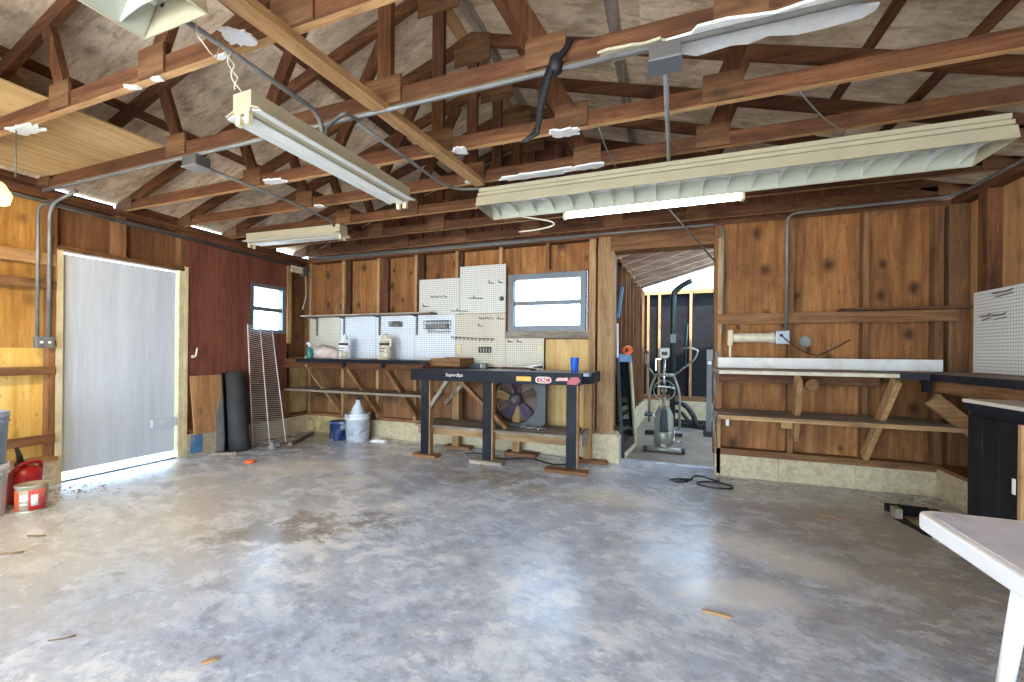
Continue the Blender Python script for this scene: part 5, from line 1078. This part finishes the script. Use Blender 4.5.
box(0.57, YR - 0.055, 1.174, 0.588, YR - 0.045, 1.29).build('stem', 'label_tan', sc); B().lathe((1.0, YR - 0.10, 1.385), [(0.014, 0), (0.014, -0.012)], 12, 'y').build('plug', 'cable_black', sc)
B().tube([(1.0 + 0.02 * i * (1 + 0.04 * i), YR - 0.108, 1.385 - 0.20 * math.sin(math.pi * min(1, i / 16.0) * 0.62) + (0.0 if i < 11 else 0.024 * (i - 10))) for i in range(17)], 0.006, 6).build('cord', 'cable_black', sc)
dp = B().lathe((1.24, PYR - 0.001, 1.33), [(0.055, 0.0), (0.055, -0.012), (0.03, -0.016)], 22, 'y'); dp.build('round_plate', 'smoke_grey', **tag('grey round plate on the wall above the white board', 'plate'))
pg = box(RX - 0.012, 2.2, 1.075, RX - 0.007, 4.39, 1.71).build('pegboard', 'peg_white_yz', **tag('large white pegboard on the right wall', 'pegboard'))
XP = RX - 0.0125
def rhook(y, z, y2, label):
    t = thing('peg_hook', (XP, y, z), **tag(label, 'hook', 'hooks on the right pegboard'))
    B().tube(bent([(XP, y, z), (XP - 0.03, y, z), (XP - 0.035, y2, z - 0.005), (XP - 0.03, y2 - 0.02, z + 0.01)], 0.012), 0.0045, 6).build('wire', 'galv_dark', t)
    B().tube([(XP, y, z - 0.03), (XP - 0.01, y, z - 0.03), (XP - 0.015, y2, z - 0.02)], 0.0035, 6).build('brace_wire', 'galv_dark', t)
rhook(4.14, 1.675, 3.96, 'long wire hook high on the right pegboard'); rhook(4.27, 1.515, 4.17, 'left of two hooks mid right pegboard'); rhook(4.14, 1.51, 4.02, 'right of two hooks mid right pegboard')
# black cabinet
cbn = thing('cabinet', (1.9, 3.05, 0), **tag('black board cabinet with pale worktop below the right bench', 'cabinet'))
box(1.678, 2.84, 0.0, 1.70, 3.24, 0.885).build('side_boards', 'black_paint', cbn)
for i in range(3): box(1.666, 2.862 + 0.125 * i + 0.003, 0.012, 1.677, 2.862 + 0.125 * (i + 1) - 0.003, 0.86).build('face_board', 'black_paint', cbn, 0.002)
box(1.664, 2.84, 0.0, 1.678, 2.858, 0.86).build('corner_post', 'oldpine_z', cbn); box(1.662, 2.872, 0.50, 1.6655, 2.892, 0.58).build('white_chip', 'label_white', cbn)
box(1.70, 3.22, 0.0, 2.13, 3.24, 0.885).build('back_boards', 'black_paint', cbn); box(1.70, 2.84, 0.0, 2.13, 2.86, 0.885).build('front_boards', 'black_paint', cbn)
box(1.70, 2.86, 0.05, 2.11, 3.22, 0.08).build('bottom', 'black_paint', cbn); box(2.11, 2.86, 0.05, 2.13, 3.22, 0.885).build('rear_board', 'black_paint', cbn)
box(1.655, 2.80, 0.931, 2.13, 3.27, 0.952).build('worktop', 'counter_top', cbn, 0.003); box(1.660, 2.81, 0.885, 1.685, 3.26, 0.930).build('edge_rail', 'navy', cbn)
box(1.685, 3.225, 0.885, 2.13, 3.26, 0.930).build('edge_rail', 'navy', cbn); box(1.685, 2.81, 0.885, 2.13, 2.84, 0.930).build('edge_rail', 'navy', cbn)
# white table
tb = thing('folding_table', (1.1, 1.2, 0), **tag('white folding table with thick rim at lower right', 'table'))
def rrect(x0, y0, x1, y1, r, z, n=8):
    out = []
    for cx_, cy_, a in ((x0 + r, y0 + r, math.pi), (x1 - r, y0 + r, 1.5 * math.pi), (x1 - r, y1 - r, 0), (x0 + r, y1 - r, 0.5 * math.pi)):
        out += [(cx_ + r * math.cos(a + t * math.pi / 2 / n), cy_ + r * math.sin(a + t * math.pi / 2 / n), z) for t in range(n + 1)]
    return out
B().prism(rrect(0.70, -0.20, 1.46, 1.605, 0.05, 0.692), (0, 0, 0.048)).build('rim', 'table_white', tb, 0.008)
B().prism(rrect(0.722, -0.178, 1.438, 1.583, 0.035, 0.7395), (0, 0, 0.002)).build('table_surface', 'table_top', tb)
for x, x2 in ((0.77, 0.965), (1.39, 1.22)):
    B().tube([(x, 1.30, 0.692), (x2, 1.74, 0.0)], 0.0175, 14).build('leg', 'table_white', tb); B().tube([(x, 0.2, 0.692), (x2, -0.15, 0.0)], 0.021, 14).build('leg', 'table_white', tb)
B().tube([(0.765, 1.29, 0.680), (1.395, 1.29, 0.680)], 0.012).build('leg_brace', 'table_white', tb)
# pit in the floor, laid flat as a dark patch with boards and scraps
ph = thing('floor_pit', (1.68, 3.75, 0), **tag('floor pit by the right block wall, as a dark patch among wood scraps', 'floor pit'))
box(1.60, 4.02, 0, 1.86, 4.06, 0.055).build('board', 'black_paint', ph); box(1.59, 3.86, 0.004, 1.63, 3.94, 0.075).build('block', 'grey_wood_z', ph); box(1.70, 3.62, 0.004, 1.74, 3.68, 0.09).build('block', 'grey_wood_z', ph)
B().bar((1.66, 3.50, 0.05), (1.90, 3.62, 0.05), 0.04, 0.10).build('board', 'lumber_x', ph); box(1.64, 3.46, 0, 1.68, 3.52, 0.12).build('block', 'grey_wood_z', ph); box(1.88, 3.5, 0, 1.92, 4.06, 0.05).build('board', 'lumber_y', ph)
B().prism([(1.60 + 0.16 + 0.17 * math.cos(t) * (1 + 0.12 * math.sin(5 * t)), 3.77 + 0.30 * math.sin(t) * (1 + 0.1 * math.cos(7 * t)), 0.001) for t in [i * math.pi / 14 for i in range(28)]], (0, 0, 0.003)).build('pit_shade', 'pit_shade', ph)  # flat dark patch painted as the shade inside the pit
heap(1.76, 3.78, 0.004, 0.10, 0.16, 0.03, 21, 8, 8).build('chips', 'leaf_litter', ph, solid=0.002)
# sticks and chips on the floor
def stick(p, q, r, label, mat='oldpine_x', flat=True):
    (B().bar((p[0], p[1], r), (q[0], q[1], r), r * 2.4, r * 2) if flat else B().tube([(p[0], p[1], r), ((p[0] + q[0]) / 2 + 0.01, (p[1] + q[1]) / 2, r), (q[0], q[1], r)], r, 6)).build('wood_stick', mat, **tag(label, 'stick', 'sticks on the floor'))
stick((0.165, 2.13), (0.285, 2.12), 0.005, 'short pale stick on the bare floor right of the middle')
stick((-2.36, 0.93), (-2.30, 0.99), 0.003, 'thin curved twig on the floor at lower left', 'leaf_litter', False)
stick((-1.65, 1.07), (-1.62, 1.11), 0.005, 'tiny orange chip on the floor at the lower middle left', 'oldpine_x')
stick((-3.62, 1.21), (-3.52, 1.28), 0.006, 'dark twig on the floor near the left edge', 'leaf_litter', False)
stick((-3.80, 1.40), (-3.70, 1.44), 0.005, 'small dark twig on the floor in front of the paint can', 'leaf_litter', False)
stick((-1.84, 4.02), (-1.78, 3.88), 0.006, 'pale splinter on the floor at the middle workbench leg', 'oldpine_y')
stick((1.08, 3.75), (1.22, 3.66), 0.004, 'pale curved splinter on the floor before the right block wall', 'oldpine_x', False)
lt_ = B(); rr = random.Random(5)
for i in range(260):
    if i < 150: x, y = -4.95 + abs(rr.gauss(0, 0.32)), 1.3 + rr.random() * 0.9
    elif i < 210: x, y = -4.9 + rr.random() * 0.9, 3.2 + rr.random() * 1.4
    else: x, y = 0.5 + rr.random() * 1.5, 4.50 - abs(rr.gauss(0, 0.12))
    a = rr.random() * 6.28; L = rr.uniform(0.008, 0.03); dx, dy = math.cos(a) * L, math.sin(a) * L
    lt_.prism([(x, y, 0.001), (x + dx, y + dy, 0.001), (x + dx * 0.6 - dy * 0.35, y + dy * 0.6 + dx * 0.35, 0.002)], (0, 0, 0.003))
lt_.build('leaf_litter', 'leaf_litter', kind='stuff', **tag('scattered dry leaf bits along the foot of the walls', 'leaf litter'))
